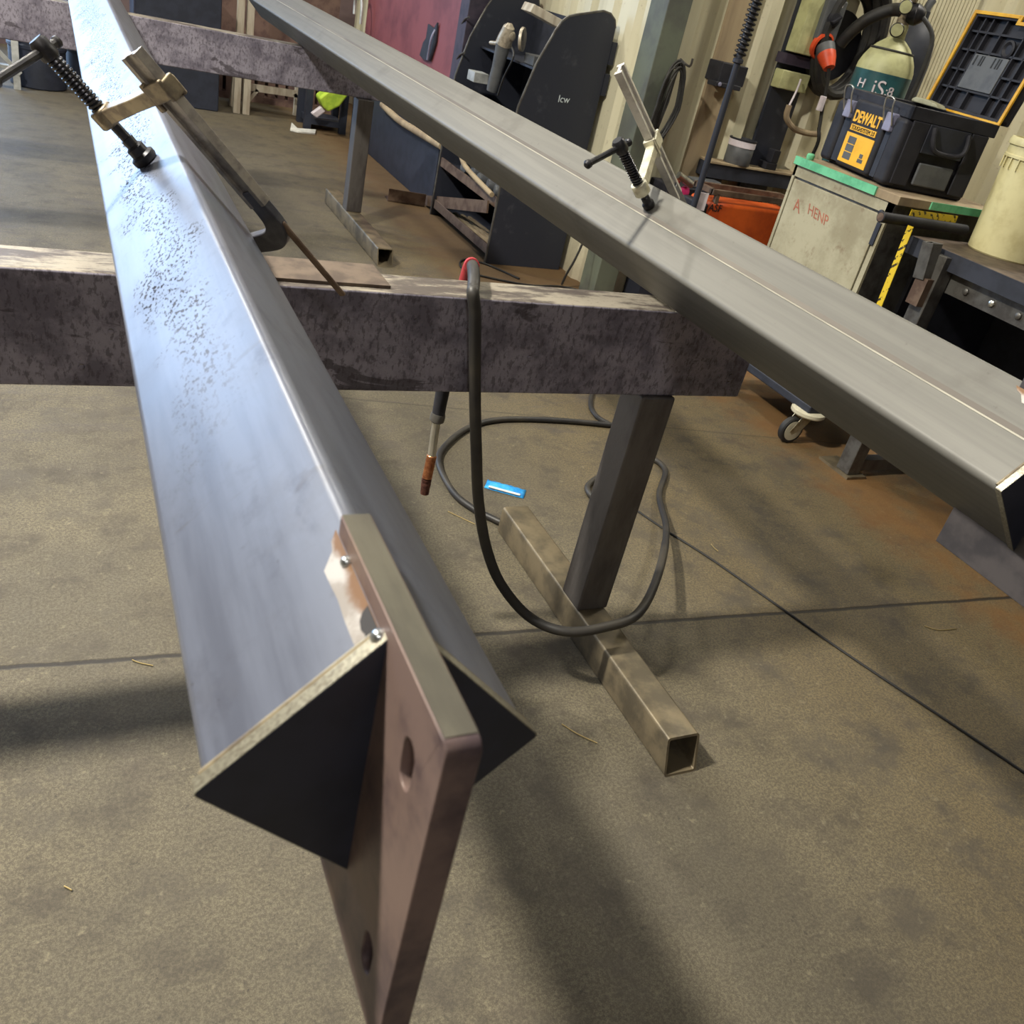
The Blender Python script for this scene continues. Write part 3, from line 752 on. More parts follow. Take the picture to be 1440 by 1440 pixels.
# cable loop on the floor by the stand
pts = [P(a, b, z=.006) for a, b in ((730, 392), (690, 374), (660, 365), (647, 369), (655, 381), (690, 391), (745, 401), (790, 403), (830, 412))]
tag(obj('looped_cable', tube(BM(), catmull(pts, 6), .0065, 8), 'black_rubber', loc=pts[0]), 'thin black cable looped on the rusty floor before the tool stand', 'cable')
pts = [P(790, 400, z=.02), P(797, 385, y=4.72), P(808, 366, y=4.70), P(820, 340, y=4.70), P(835, 300, y=4.70)]
tag(obj('wall_cable', tube(BM(), catmull(pts, 5), .007, 8), 'black_rubber', loc=pts[0]), 'black cable running up from the floor beside the wall column', 'cable')

# ================================================================= RED LOCKER AND BACK CLUTTER
t = thing('red_locker', 'dented dusky red steel locker left of the tool stand', 'locker', (2.7, 7.6, 0))
obj('body', box(BM(), (2.46, 6.36, .55), (2.93, 8.6, 2.1)), 'red_paint', t, bevel=.006)
obj('plinth', box(BM(), (2.43, 6.3, 0), (2.93, 8.62, .55)), 'blue_dark', t, bevel=.004)
obj('corner_post', box(BM(), (2.44, 6.2, .55), (2.60, 6.355, 2.1)), 'purple_dark', t, bevel=.006)
bm = BM(); hpts = [P(a, b, x=2.452) for a, b in ((592, 78), (597, 60), (601, 54), (604, 34), (612, 40), (617, 32), (614, 60), (606, 86), (598, 84))]
prism(bm, hpts, (-.012, 0, 0)); obj('torn_hole', bm, 'navy_dark', t)
bm = BM(); tube(bm, catmull([P(601, 84, x=2.43), P(606, 56, x=2.42), P(612, 42, x=2.44)], 4), .008, 8); obj('bent_lip', bm, 'lilac_plastic', t)
for (a, b) in (((648, 36), (660, 24)), ((641, 86), (653, 74))):
    obj('hook', tube(BM(), catmull([P(a[0], a[1], x=2.45), P((a[0]+b[0])/2, (a[1]+b[1])/2-3, x=2.43), P(b[0], b[1], x=2.42)], 4), .006, 8), 'grey_steel', t)
pts = [P(538, 147, x=2.40), P(560, 168, x=2.40), P(590, 187, x=2.40), P(622, 206, x=2.40)]
tag(obj('drain_hose', tube(BM(), catmull(pts, 6), .026, 12), 'brown_board', loc=pts[0]), 'pale beige hose slung along the red locker base', 'hose')
pts = [P(498, 20, x=2.36), P(500, 0, x=2.36), P(507, -12, x=2.36), P(509, 10, x=2.36), P(507, 34, x=2.36)]
tag(obj('hanging_lead', tube(BM(), catmull(pts, 5), .012, 8), 'pale_metal', loc=pts[0]), 'pale lead hanging over the left edge of the red locker', 'lead')
# timber sawhorse
t = thing('sawhorse', 'pale timber sawhorse at the back beyond the far trestle', 'sawhorse', P(380, 160, z=0))
y0 = 9.15
def Q(a, b, yy=9.15): return P(a, b, y=yy)
for (a, b, yy) in (((343, 95), (346, 158), 9.15), ((333, 95), (326, 152), 9.3), ((426, 112), (425, 168), 9.15), ((420, 112), (416, 160), 9.32)):
    p0 = Q(a[0], a[1], yy); p1 = Q(b[0], b[1], yy); p1.z = 0.0
    obj('leg', bar(BM(), p0, p1, .055, .045, (0, 1, 0)), 'timber', t, bevel=.003)
p0, p1 = Q(350, 122), Q(422, 133)
obj('rail', bar(BM(), p0, p1, .03, .06), 'timber', t)
obj('rail', bar(BM(), Q(343, 88), Q(426, 105), .09, .06), 'timber', t)
for (a, b) in (((349, 142), (362, 126)), ((423, 146), (414, 132))):
    obj('brace', bar(BM(), Q(*a), Q(*b), .03, .03), 'timber', t)
# slatted timber pack behind
t = thing('timber_pack', 'reddish slatted timber pack behind the sawhorse', 'timber pack', (1.75, 9.7, 0))
obj('bearer', box(BM(), (1.36, 9.7, 0), (2.6, 10.1, .06)), 'timber_dark', t)
for i in range(12):
    obj('slat', box(BM(), (1.38+i*.1, 9.72, .06), (1.45+i*.1, 10.05, .5)), 'timber_dark', t, bevel=.004)
obj('sheet', box(BM(), (1.36, 10.06, .06), (2.6, 10.1, 1.1)), 'timber_dark', t)
# lime bag on dark frame
t = thing('steel_frame_rack', 'low dark steel frame rack at the back holding a lime bag', 'rack', P(470, 168, z=0))
fy = 8.72
x0, x1 = P(432, 170, y=fy).x, min(2.38, P(505, 180, y=fy).x)
for xx in (x0, x1):
    for yy in (fy, fy+.3): obj('upright', box(BM(), (xx-.03, yy-.03, 0), (xx+.03, yy+.03, .62)), 'blue_dark', t)
for z_ in (.05, .55): obj('rail', box(BM(), (x0, fy-.025, z_), (x1, fy+.325, z_+.05)), 'blue_dark', t)
bm = BM(); pts = [P(a, b, y=fy-.212) for a, b in ((449, 138), (462, 128), (492, 132), (478, 150), (462, 158), (455, 151))]
prism(bm, pts, (0, .18, 0)); bmesh.ops.subdivide_edges(bm, edges=bm.edges, cuts=2)
hv = tag(obj('hi_vis_bag', bm, 'lime', bevel=.02, seg=3, loc=pts[0]), 'lime green high-visibility bag hung on the dark rack at the back', 'bag')
bm = BM(); pts = [P(a, b, y=fy-.2) for a, b in ((438, 160), (452, 150), (458, 157), (446, 166))]
prism(bm, pts, (0, .06, 0)); rg = obj('pale_flap', bm, 'white_card', hv, bevel=.01); rg['label'] = 'pale flap of the bag'
# dark cabinets and drums beyond the far trestle
tag(obj('dark_cabinet', box(BM(), (.62, 8.9, 0), (1.30, 9.6, .95)), 'blue_dark', bevel=.01, loc=(1, 9.2, 0)), 'dark blue cabinet at the back between the beam and the sawhorse', 'cabinet')
for i, (xx, yy) in enumerate(((-.12, 8.9), (.30, 9.1))):
    bm = BM(); lathe(bm, [(.2, 0), (.21, .01), (.21, .28), (.218, .29), (.218, .31), (.21, .32), (.21, .58), (.218, .59), (.218, .61), (.21, .62), (.205, .86), (0, .86)], (xx, yy, 0), (0, 0, 1), 26)
    tag(obj('oil_drum', bm, 'blue_dark', loc=(xx, yy, 0)), ['dark blue drum at the back, left of the foreground beam', 'dark blue drum at the back, half hidden by the foreground beam'][i], 'drum', 'oil drums at the back')
t = thing('step_ladder', 'white step ladder standing at the left edge of the picture', 'ladder', (-.33, 8.6, 0))
for xx in (-.42, -.27): obj('stile', bar(BM(), (xx, 8.6, 0), (xx, 8.75, 1.5), .05, .025), 'pale_metal', t)
for k in range(5): obj('tread', box(BM(), (-.41, 8.6+k*.03, .14+k*.28), (-.28, 8.68+k*.03, .165+k*.28)), 'pale_metal', t)
obj('brace', bar(BM(), (-.45, 8.58, .33), (-.24, 8.58, .12), .02, .03), 'pale_metal', t)
# white uprights above the far trestle
for k, (a, lbx) in enumerate(((338, 'left of two white posts standing behind the far trestle'), (352, 'right of two white posts standing behind the far trestle'))):
    c = P(a, 30, y=9.0)
    tag(obj('timber_post', box(BM(), (c.x-.03, 8.97, 0), (c.x+.03, 9.03, 1.9)), 'timber', bevel=.003, loc=(c.x, 9, 0)), lbx, 'post', 'white posts at the back')

# ================================================================= ALONG THE BACK WALL
# cable coil on the column
t = thing('cable_coil', 'black cable coil hanging on the wall column', 'cable coil', (3.03, 4.5, 1.36))
for k in range(7):
    pts = []
    for i in range(28):
        a = 2*math.pi*i/28; c_, s_n = math.cos(a), math.sin(a)
        pts.append((3.045+(.030+.0075*k)*c_-.012*k*.5-.03*max(0, -s_n), 4.525-.004*k-.01*math.cos(2*a+k), 1.155+(.185+.008*((k*5) % 7))*s_n-.006*((k*3) % 7)))
    obj('cable_turn', tube(BM(), pts, .0065, 8, closed=True), 'black_rubber', t)
obj('hook', tube(BM(), catmull([(3.05, 4.56, 1.37), (3.05, 4.46, 1.35), (3.05, 4.45, 1.39)], 4), .006, 8), 'grey_steel', t)
# black bracket on the wall
c0 = P(1025, 103, y=4.62)
t = thing('socket_box', 'black outlet tray on the wall beside the tall pole', 'outlet box', c0)
obj('housing', box(BM(), (c0.x-.085, 4.58, c0.z-.055), (c0.x+.095, 4.72, c0.z+.05)), 'black_plastic', t, bevel=.006)
obj('lip', box(BM(), (c0.x-.115, 4.55, c0.z-.075), (c0.x+.06, 4.64, c0.z-.05)), 'black_plastic', t, bevel=.004)
obj('stud', lathe(BM(), [(.012, 0), (.009, .006), (0, .008)], (c0.x-.09, 4.55, c0.z-.06), (0, -1, 0), 10), 'lilac_plastic', t)
# pole with spring
t = thing('spring_pole', 'tall dark steel pole with a coil spring near its top', 'pole', (3.004, 4.0, 0))
pb = Vector((3.004, 4.0, 0)); ptop = Vector((3.004, 4.0, 2.2))
obj('shaft', tube(BM(), [pb, ptop], .0165, 14), 'black_steel', t)
zs = P(1040, 80, y=4.0).z
obj('spring', tube(BM(), coil_pts((3.004, 4, zs), (3.004, 4, 2.15), .026, (2.15-zs)/.022), .0055, 7), 'clamp_black', t)
obj('collar', lathe(BM(), [(.02, 0), (.026, .004), (.026, .02), (.02, .024)], (3.004, 4, zs-.03), (0, 0, 1), 14), 'black_steel', t)
obj('foot_plate', box(BM(), (2.93, 3.93, 0), (3.08, 4.07, .012)), 'black_steel', t)
# wall rail with tin
za, zb_ = P(998, 250, y=4.58).z, P(998, 231, y=4.58).z
t = thing('wall_rail', 'black steel rail shelf along the wall behind the orange welder', 'shelf', (3.9, 4.6, za))
obj('rail', box(BM(), (3.46, 4.58, .79), (4.40, 4.715, .875)), 'navy_dark', t, bevel=.004)
obj('ledge', box(BM(), (3.46, 4.57, .875), (4.40, 4.715, .885)), 'brown_board', t)
for xx in (3.55, 4.3): obj('bracket', box(BM(), (xx, 4.60, 0), (xx+.05, 4.71, .79)), 'navy_dark', t)
c = P(1034, 232, y=4.64)
t = thing('paint_tin', 'open black paint tin with a white band on the wall rail', 'tin', (c.x, 4.64, .885))
bm = BM(); lathe(bm, [(.078, 0), (.08, .003), (.08, .10), (.078, .103)], (c.x, 4.64, .885), (0, 0, 1), 26); obj('can_body', bm, 'grey_plastic', t)
bm = BM(); lathe(bm, [(.08, 0), (.0825, .002), (.0825, .033), (.08, .036)], (c.x, 4.64, .983), (0, 0, 1), 26); obj('white_band', bm, 'white_card', t)
bm = BM(); lathe(bm, [(.0815, 0), (.085, .004), (.085, .010), (.075, .011), (.07, -.02), (0, -.02)], (c.x, 4.64, 1.019), (0, 0, 1), 26); obj('rim', bm, 'black_plastic', t)
c = P(1077, 240, y=4.64)
t = thing('plug_block', 'small black block standing on the wall rail beside the paint tin', 'block', (c.x, 4.64, .885))
obj('base', box(BM(), (c.x-.045, 4.6, .885), (c.x+.04, 4.68, .925)), 'black_plastic', t, bevel=.005)
obj('upright', box(BM(), (c.x-.01, 4.61, .925), (c.x+.045, 4.67, 1.0)), 'black_plastic', t, bevel=.005)

# orange welder
t = thing('welding_machine', 'orange welding machine between the tall pole and the cream cabinet', 'welding machine', (3.4, 4.12, 0))
obj('case', box(BM(), (3.12, 4.02, .14), (3.74, 4.22, .765)), 'orange_paint', t, bevel=.02, seg=3)
obj('front_face', box(BM(), (3.06, 4.03, .16), (3.125, 4.21, .75)), 'black_plastic', t, bevel=.012)
fr = BM()
for yy in (4.035, 4.205):
    box(fr, (3.12, yy-.012, .80), (3.74, yy+.012, .83))
    for xx in (3.16, 3.68): box(fr, (xx-.012, yy-.012, .755), (xx+.012, yy+.012, .81))
box(fr, (3.12, 4.03, .80), (3.15, 4.21, .83)); box(fr, (3.71, 4.03, .80), (3.74, 4.21, .83))
obj('top_frame', fr, 'brown_steel', t, bevel=.003)
c = P(1006, 293, y=4.018)
lettering('lettering', 'ASF', .055, (c.x, 4.0185, c.z), (1, 0, 0), (0, 0, 1), 'ink', t)
obj('vent', box(BM(), (3.5, 4.016, .25), (3.7, 4.022, .5)), 'black_plastic', t)
obj('undercarriage', box(BM(), (3.06, 4.03, .08), (3.74, 4.21, .14)), 'black_steel', t)
for xx in (3.12, 3.66):
    for yy in (4.055, 4.185):
        obj('wheel', lathe(BM(), [(.012, -.02), (.05, -.018), (.056, -.01), (.056, .01), (.05, .018), (.012, .02)], (xx, yy, .056), (0, 1, 0), 20), 'black_rubber', t)
c = P(988, 284, y=4.0)
tag(obj('label_card', box(BM(), (c.x-.03, 4.005, c.z-.045), (c.x+.03, 4.012, c.z+.045)), 'white_card', loc=c), 'white and pink label card between the pole and the orange welder', 'card')
# wire feeder / drill group left of the pole
c0 = P(955, 275, y=4.50)
t = thing('wire_feeder', 'black wire feeder with pink dial left of the tall pole', 'wire feeder', (c0.x, 4.4, 0))
obj('case', box(BM(), (c0.x-.12, 4.46, .30), (c0.x+.17, 4.66, c0.z+.055)), 'black_plastic', t, bevel=.008)
obj('stand', box(BM(), (c0.x-.10, 4.48, 0), (c0.x+.15, 4.65, .30)), 'black_steel', t)
c = P(961, 270, y=4.456); obj('dial', lathe(BM(), [(.034, 0), (.034, .012), (.026, .016), (0, .017)], c, (0, -1, 0), 16), 'pink', t)
c = P(953, 262, y=4.455); obj('red_tab', box(BM(), (c.x-.05, 4.445, c.z-.012), (c.x, 4.459, c.z+.03)), 'orange_plastic', t)
a_, b_ = P(954, 246, y=4.42), P(973, 260, y=4.42)
tag(obj('silver_tube', tube(BM(), [a_, b_], .021, 14), 'bright_steel', loc=a_), 'short silver tube lying on the wire feeder', 'tube')
a_ = P(985, 258, y=4.56)
tag(obj('metal_tray', box(BM(), (a_.x-.10, 4.49, c0.z+.056), (a_.x+.10, 4.57, c0.z+.105)), 'grey_plastic', bevel=.006, loc=a_), 'grey metal tray behind the tall pole', 'tray')

# outlet with orange plug
cx, cz = P(1150, 40, y=4.62).x, P(1150, 40, y=4.62).z
t = thing('power_outlet', 'cream and grey power outlet with rotary switch on the wall', 'power outlet', (cx, 4.7, cz))
obj('backing_post', box(BM(), (cx-.13, 4.69, .2), (cx+.09, 4.715, 2.3)), 'black_steel', t)
obj('enclosure', box(BM(), (cx-.12, 4.60, cz-.145), (cx+.0, 4.70, cz+.15)), 'cream_paint', t, bevel=.006)
obj('switch_face', box(BM(), (cx-.03, 4.565, cz-.06), (cx+.11, 4.70, cz+.16)), 'grey_plastic', t, bevel=.01)
sw = obj('rotary_switch', lathe(BM(), [(.045, 0), (.045, .008), (.036, .012), (.034, .02), (0, .021)], (cx+.04, 4.565, cz+.06), (0, -1, 0), 22), 'black_plastic', t)
obj('lever', obox(BM(), (cx+.04, 4.535, cz+.06), (.026, 0, .02), (.005, 0, -.006), (0, .010, 0)), 'black_plastic', sw, bevel=.003)
obj('tag_plate', box(BM(), (cx+.04, 4.562, cz+.125), (cx+.075, 4.566, cz+.15)), 'white_card', t)
obj('socket_ring', lathe(BM(), [(.068, 0), (.074, .006), (.074, .03), (.062, .036), (.055, .01)], (cx+.035, 4.60, cz-.075), (.1, -1, -.25), 24), 'orange_plastic', t)
obj('junction_box', box(BM(), (cx-.14, 4.62, cz-.34), (cx+.07, 4.70, cz-.24)), 'cream_paint', t, bevel=.006)
obj('cross_bar', box(BM(), (cx-.16, 4.63, cz-.21), (cx+.12, 4.70, cz-.155)), 'purple_dark', t)
t = thing('orange_plug', 'orange plug and black lead hanging from the wall outlet', 'plug', (cx+.05, 4.53, cz-.1))
q0 = Vector((cx+.045, 4.56, cz-.08)); q1 = P(1166, 96, y=4.47)
obj('plug_body', tube(BM(), [q0, q0.lerp(q1, .35)], [.056, .052], 18), 'grey_plastic', t)
obj('sleeve', tube(BM(), [q0.lerp(q1, .35), q0.lerp(q1, .55), q0.lerp(q1, .8), q1], [.053, .05, .04, .032], 18), 'orange_plastic', t)
pts = [q1, P(1163, 120, y=4.47), P(1157, 150, y=4.47), P(1152, 180, y=4.45), P(1144, 215, y=4.4), (cx-.05, 4.4, .6), (cx-.2, 4.35, .5)]
obj('lead', tube(BM(), catmull(pts, 6), .011, 10), 'black_rubber', t)
c = P(1156, 143, y=4.455); obj('cable_tag', box(BM(), (c.x-.014, c.y-.014, c.z-.05), (c.x+.014, c.y+.014, c.z+.03)), 'white_card', t, bevel=.003)
# bent conduit hook
pts = [P(1126, 112, y=4.6), P(1120, 128, y=4.56), P(1110, 148, y=4.54), P(1106, 165, y=4.54), P(1116, 180, y=4.54), P(1134, 187, y=4.54), P(1152, 189, y=4.56)]
t = thing('bent_conduit', 'grey bent conduit hook below the wall outlet', 'conduit', pts[0])
obj('pipe', tube(BM(), catmull(pts[2:], 6), .017, 10), 'brown_board', t); obj('thin_lead', tube(BM(), catmull(pts[:3], 6), .006, 8), 'white_card', t)
# hose reel: heavy black hoses on the wall
hc = P(1188, 62, y=4.62)
t = thing('hose_reel', 'heavy black hose hanging in loops beside the power outlet', 'hose', (hc.x, 4.6, hc.z))
for k in range(3):
    pts = [(hc.x+(.19+.012*k)*math.cos(2*math.pi*i/28), 4.665-.045*k, hc.z+(.27+.02*k)*math.sin(2*math.pi*i/28)+.02*k) for i in range(28)]
    obj('hose_loop', tube(BM(), pts, .030, 10, closed=True), 'black_rubber', t)
obj('reel_disc', lathe(BM(), [(.19, 0), (.19, .01), (0, .012)], (hc.x, 4.705, hc.z-.02), (0, -1, 0), 28), 'black_plastic', t)
pts = [P(1182, 62, y=4.56), P(1196, 46, y=4.52), P(1222, 26, y=4.45), P(1255, 14, y=4.4), P(1275, 16, y=4.3)]
obj('hose_arm', tube(BM(), catmull(pts, 6), .034, 12), 'black_rubber', t)
# conduit at right of cylinder
pts = [P(1312, 0, y=4.62), P(1304, 12, y=4.62), P(1296, 40, y=4.62), P(1276, 95, y=4.62), P(1258, 150, y=4.62)]
t = thing('wall_conduit', 'grey conduit with a joint coming down the wall behind the gas cylinder', 'conduit', pts[0])
obj('pipe', tube(BM(), catmull(pts, 6), .024, 12), 'grey_plastic', t)
d_ = (pts[3]-pts[2]).normalized(); obj('coupling', lathe(BM(), [(.03, 0), (.033, .004), (.033, .05), (.03, .054)], pts[2], d_, 16), 'grey_steel', t)

# ================================================================= CREAM CABINET AND WHAT STANDS ON IT
CX0, CX1, CY0, CY1, CT = 3.02, 3.62, 2.735, 3.36, 1.105
t = thing('steel_cabinet', 'dirty cream steel cabinet on castors beside the orange welder', 'cabinet', (3.3, 3.05, 0))
obj('body', box(BM(), (CX0, CY0, .19), (CX1, CY1, CT)), 'grey_steel', t, bevel=.006)
dr = obj('door', box(BM(), (CX0-.014, CY0+.035, .24), (CX0+.001, CY1-.025, CT-.055)), 'dirty_cream', t, bevel=.003)
fr = BM()
box(fr, (CX0-.012, CY0, .19), (CX0, CY0+.026, CT)); box(fr, (CX0-.012, CY1-.016, .19), (CX0, CY1, CT)); box(fr, (CX0-.012, CY0, CT-.045), (CX0, CY1, CT))
obj('door_frame', fr, 'dirty_cream', t)
c = P(1240, 300, x=CX0-.015); obj('lock', lathe(BM(), [(.014, 0), (.014, .008), (.008, .01), (0, .01)], c, (-1, 0, 0), 14), 'clamp_black', dr)
for z_ in (.55, .93): obj('hinge', box(BM(), (CX0-.02, CY0+.012, z_), (CX0-.008, CY0+.034, z_+.09)), 'black_steel', dr)
lettering('marker_scrawl', 'HENP', .065, P(1150, 303, x=CX0-.0145), (0, -1, -.12), (0, .25, 1), 'red_marker', dr, scale_x=.9); lettering('marker_scrawl', 'A', .08, P(1121, 290, x=CX0-.0145), (0, -1, -.12), (0, .25, 1), 'red_marker', dr, scale_x=.9)
obj('base_tray', box(BM(), (CX0-.03, CY0-.03, .165), (CX1+.02, CY1+.02, .21)), 'navy_dark', t, bevel=.01)
cp = obj('corner_bumper', lathe(BM(), [(.075, 0), (.08, .006), (.08, .02), (.07, .026), (0, .027)], (CX0+.02, CY0+.02, .148), (0, 0, 1), 24), 'wheel_hub', t)
def castor(x, y):
    fk = BM()
    for sg in (-1, 1): prism(fk, [(x-.062, y+sg*.025, .066), (x-.044, y+sg*.025, .05), (x+.005, y+sg*.025, .075), (x+.045, y+sg*.025, .135), (x+.04, y+sg*.025, .148), (x-.015, y+sg*.025, .148)], (0, .003, 0))
    box(fk, (x-.015, y-.025, .138), (x+.045, y+.028, .149)); f = obj('castor', fk, 'zinc', t)
    wl = obj('wheel', lathe(BM(), [(.04, -.017), (.058, -.017), (.064, -.011), (.064, .011), (.058, .017), (.04, .017)], (x-.035, y+.0015, .064), (0, 1, 0), 30), 'black_rubber', f)
    obj('hub', lathe(BM(), [(.0, -.0195), (.010, -.019), (.048, -.0178), (.048, .0178), (.010, .019), (0, .0195)], (x-.035, y+.0015, .064), (0, 1, 0), 30), 'wheel_hub', f)
for x, y in ((3.02, 2.76), (3.58, 2.76), (3.05, 3.32), (3.58, 3.32)): castor(x, y)
# board top with green edge tape
tb = obj('top_board', box(BM(), (CX0-.02, CY0-.03, CT), (CX1+.02, CY1+.02, CT+.035)), 'brown_board', t, bevel=.003)
obj('green_edge', box(BM(), (CX0-.028, CY0+.10, CT+.004), (CX0-.018, CY1, CT+.038)), 'green_tape', tb)
obj('green_edge', box(BM(), (CX0+.16, CY0-.036, CT+.004), (CX1, CY0-.028, CT+.034)), 'green_tape', tb)
bm = BM(); lathe(bm, [(.016, 0), (.018, .004), (.018, .02), (.012, .026), (0, .027)], (CX0+.02, CY1-.04, CT+.035), (0, 0, 1), 14)
tag(obj('green_cap', bm, 'green_tape', loc=(CX0+.02, CY1-.04, CT+.035)), 'small green cap on the cabinet corner beside the toolbox', 'cap')

# toolbox
TZ0, TZ1 = CT+.036, 1.455
fc = Vector((3.055, 2.865, 0)); f_ = Vector((.2, .98, 0)).normalized(); s_ = Vector((.98, -.2, 0)).normalized()   # f_: along the front to its left end, s_: into the depth
TL, TD = .54, .42
t = thing('tool_box', 'open black plastic toolbox with a yellow label on the cream cabinet', 'toolbox', fc+Vector((.2, .2, TZ0)))
def T(a, b, z): return fc+f_*a+s_*b+Vector((0, 0, z))
def tb_box(bm, a0, a1, b0, b1, z0, z1): return obox(bm, T((a0+a1)/2, (b0+b1)/2, (z0+z1)/2), f_*(a1-a0)/2, s_*(b1-b0)/2, Vector((0, 0, (z1-z0)/2)))
bm = BM(); h = TZ1-TZ0
tb_box(bm, .02, TL-.02, .03, TD-.01, TZ0, TZ1-.03)
obj('tub', bm, 'black_plastic', t, bevel=.012, seg=3)
bm = BM()
for a0, a1, b0, b1 in ((0, TL, .0, .03), (0, TL, TD-.02, TD), (0, .03, .0, TD), (TL-.03, TL, .0, TD)): tb_box(bm, a0, a1, b0, b1, TZ1-.05, TZ1)
obj('rim', bm, 'black_plastic', t, bevel=.004)
# bulging front bays and label bay
bm = BM(); tb_box(bm, .13, .40, -.012, .05, TZ0+.012, TZ1-.03); obj('label_bay', bm, 'black_plastic', t, bevel=.016, seg=3)
for a0, a1 in ((.0, .085), (.455, TL)):
    bm = BM(); tb_box(bm, a0, a1, -.012, .06, TZ0+.008, TZ1-.05); obj('corner_pillar', bm, 'black_plastic', t, bevel=.02, seg=3)
for a0, a1 in ((.09, .125), (.405, .45)):
    bm = BM(); tb_box(bm, a0, a1, .0, .04, TZ0+.02, TZ1-.06); obj('groove', bm, 'navy_dark', t)
# latches with wire bails
for a in (.425, .105):
    bm = BM(); tb_box(bm, a-.028, a+.028, -.024, .012, TZ1-.115, TZ1-.045); lt = obj('latch', bm, 'lilac_plastic', t, bevel=.005)
    w0 = [T(a+.03, -.02, TZ1-.09), T(a+.03, -.045, TZ1-.03), T(a+.026, -.05, TZ1+.005), T(a-.026, -.05, TZ1+.005), T(a-.03, -.045, TZ1-.03), T(a-.03, -.02, TZ1-.09)]
    obj('wire_bail', tube(BM(), catmull(w0, 4), .0035, 8), 'bright_steel', lt)
# label: word band and picture panel
xd = -f_; n_ = -s_
bm = BM(); tb_box(bm, .155, .375, -.0145, -.012, TZ0+.03, TZ0+.15); lb_ = obj('picture_label', bm, 'label_yellow', t)
bm = BM(); tb_box(bm, .165, .365, -.0145, -.012, TZ0+.160, TZ0+.184); obj('text_band', bm, 'label_yellow', t)
lettering('lettering', 'DEWALT', .062, T(.265, -.0128, TZ0+.215), xd, (0, 0, 1), 'label_yellow', t, depth=.0012, scale_x=.84, bold=.035)
lettering('lettering', 'TOUGHSYSTEM 2.0', .024, T(.265, -.0152, TZ0+.171), xd, (0, 0, 1), 'ink', t, scale_x=.9)
bm = BM()
for k in range(3): tb_box(bm, .285, .345, -.0155, -.0145, TZ0+.045+k*.032, TZ0+.073+k*.032)
obj('picture_stack', bm, 'grey_plastic', lb_)
bm = BM(); tb_box(bm, .185, .225, -.0155, -.0145, TZ0+.05, TZ0+.065); tb_box(bm, .195, .22, -.0155, -.0145, TZ0+.068, TZ0+.085); obj('picture_case', bm, 'grey_plastic', lb_)
# side handle recess on the end facing us
def E(bm, b0, b1, z0, z1, d0, d1): return obox(bm, T(-(d0+d1)/2, (b0+b1)/2, (z0+z1)/2), f_*(d1-d0)/2, s_*(b1-b0)/2, Vector((0, 0, (z1-z0)/2)))
bm = BM(); E(bm, .10, .30, TZ1-.16, TZ1-.05, -.0, .008); obj('handle_recess', bm, 'navy_dark', t, bevel=.003)
bm = BM(); tube(bm, catmull([T(-.01, .12, TZ1-.06), T(-.03, .125, TZ1-.12), T(-.03, .16, TZ1-.145), T(-.03, .25, TZ1-.145), T(-.03, .285, TZ1-.12), T(-.01, .29, TZ1-.06)], 5), .010, 10); obj('side_handle', bm, 'black_plastic', t)
for b0, b1 in ((.02, .10), (.31, .39)): bm = BM(); E(bm, b0, b1, TZ0+.02, TZ1-.05, -.005, .006); obj('end_rib', bm, 'black_plastic', t, bevel=.004)
bm = BM(); E(bm, .12, .29, TZ0+.03, TZ0+.12, -.005, .010); obj('end_bay', bm, 'grey_plastic', t, bevel=.01)
# lid standing open at the back
lu = (Vector((0, 0, 1))*.97+s_*.16).normalized(); LH = .40
def Ld(a, u, d): return T(a, TD+.004, TZ1)+lu*u-s_*d     # d toward the viewer side
def lbox(bm, a0, a1, u0, u1, d0, d1): return obox(bm, Ld((a0+a1)/2, (u0+u1)/2, (d0+d1)/2), f_*(a1-a0)/2, lu*(u1-u0)/2, s_*(d1-d0)/2)
lid = obj('lid', lbox(BM(), .01, TL-.01, 0, LH, -.045, -.028), 'black_plastic', t, bevel=.004)
bm = BM()
for a0, a1, u0, u1 in ((.01, .032, 0, LH), (TL-.032, TL-.01, 0, LH), (.01, TL-.01, 0, .02), (.01, TL-.01, LH-.02, LH)): lbox(bm, a0, a1, u0, u1, -.03, .004)
obj('lid_wall', bm, 'black_plastic', lid, bevel=.003)
bm = BM()
for a0, a1, u0, u1 in ((.004, .02, 0, LH), (TL-.02, TL-.004, 0, LH), (.004, TL-.004, -.004, .008), (.004, .17, LH-.01, LH+.004), (.23, TL-.004, LH-.01, LH+.004), (.16, .18, LH-.03, LH+.002), (.22, .24, LH-.03, LH+.002), (.16, .24, LH-.034, LH-.02)): lbox(bm, a0, a1, u0, u1, .002, .012)
obj('yellow_seal', bm, 'yellow', lid, bevel=.002)
bm = BM()
for a in (.10, .165, .31, .40, .455): lbox(bm, a, a+.008, .02, LH-.02, -.03, -.006)
for u in (.09, .165, .245, .32): lbox(bm, .03, TL-.03, u, u+.008, -.03, -.006)
obj('rib_grid', bm, 'black_plastic', lid)
obj('grey_tray', lbox(BM(), .175, .395, .10, .24, -.03, -.001), 'grey_plastic', lid, bevel=.003)
bm = BM(); lathe(bm, [(.02, 0), (.034, .002), (.036, .012), (.028, .016), (.018, .008)], Ld(.215, .275, -.012), -s_, 18); obj('round_knob', bm, 'black_plastic', lid)
bm = BM()
for a in (.21, .225, .25, .32, .335, .37): lbox(bm, a, a+.008, .195, .235, -.006, .0005)
obj('tray_slots', bm, 'ink', lid)
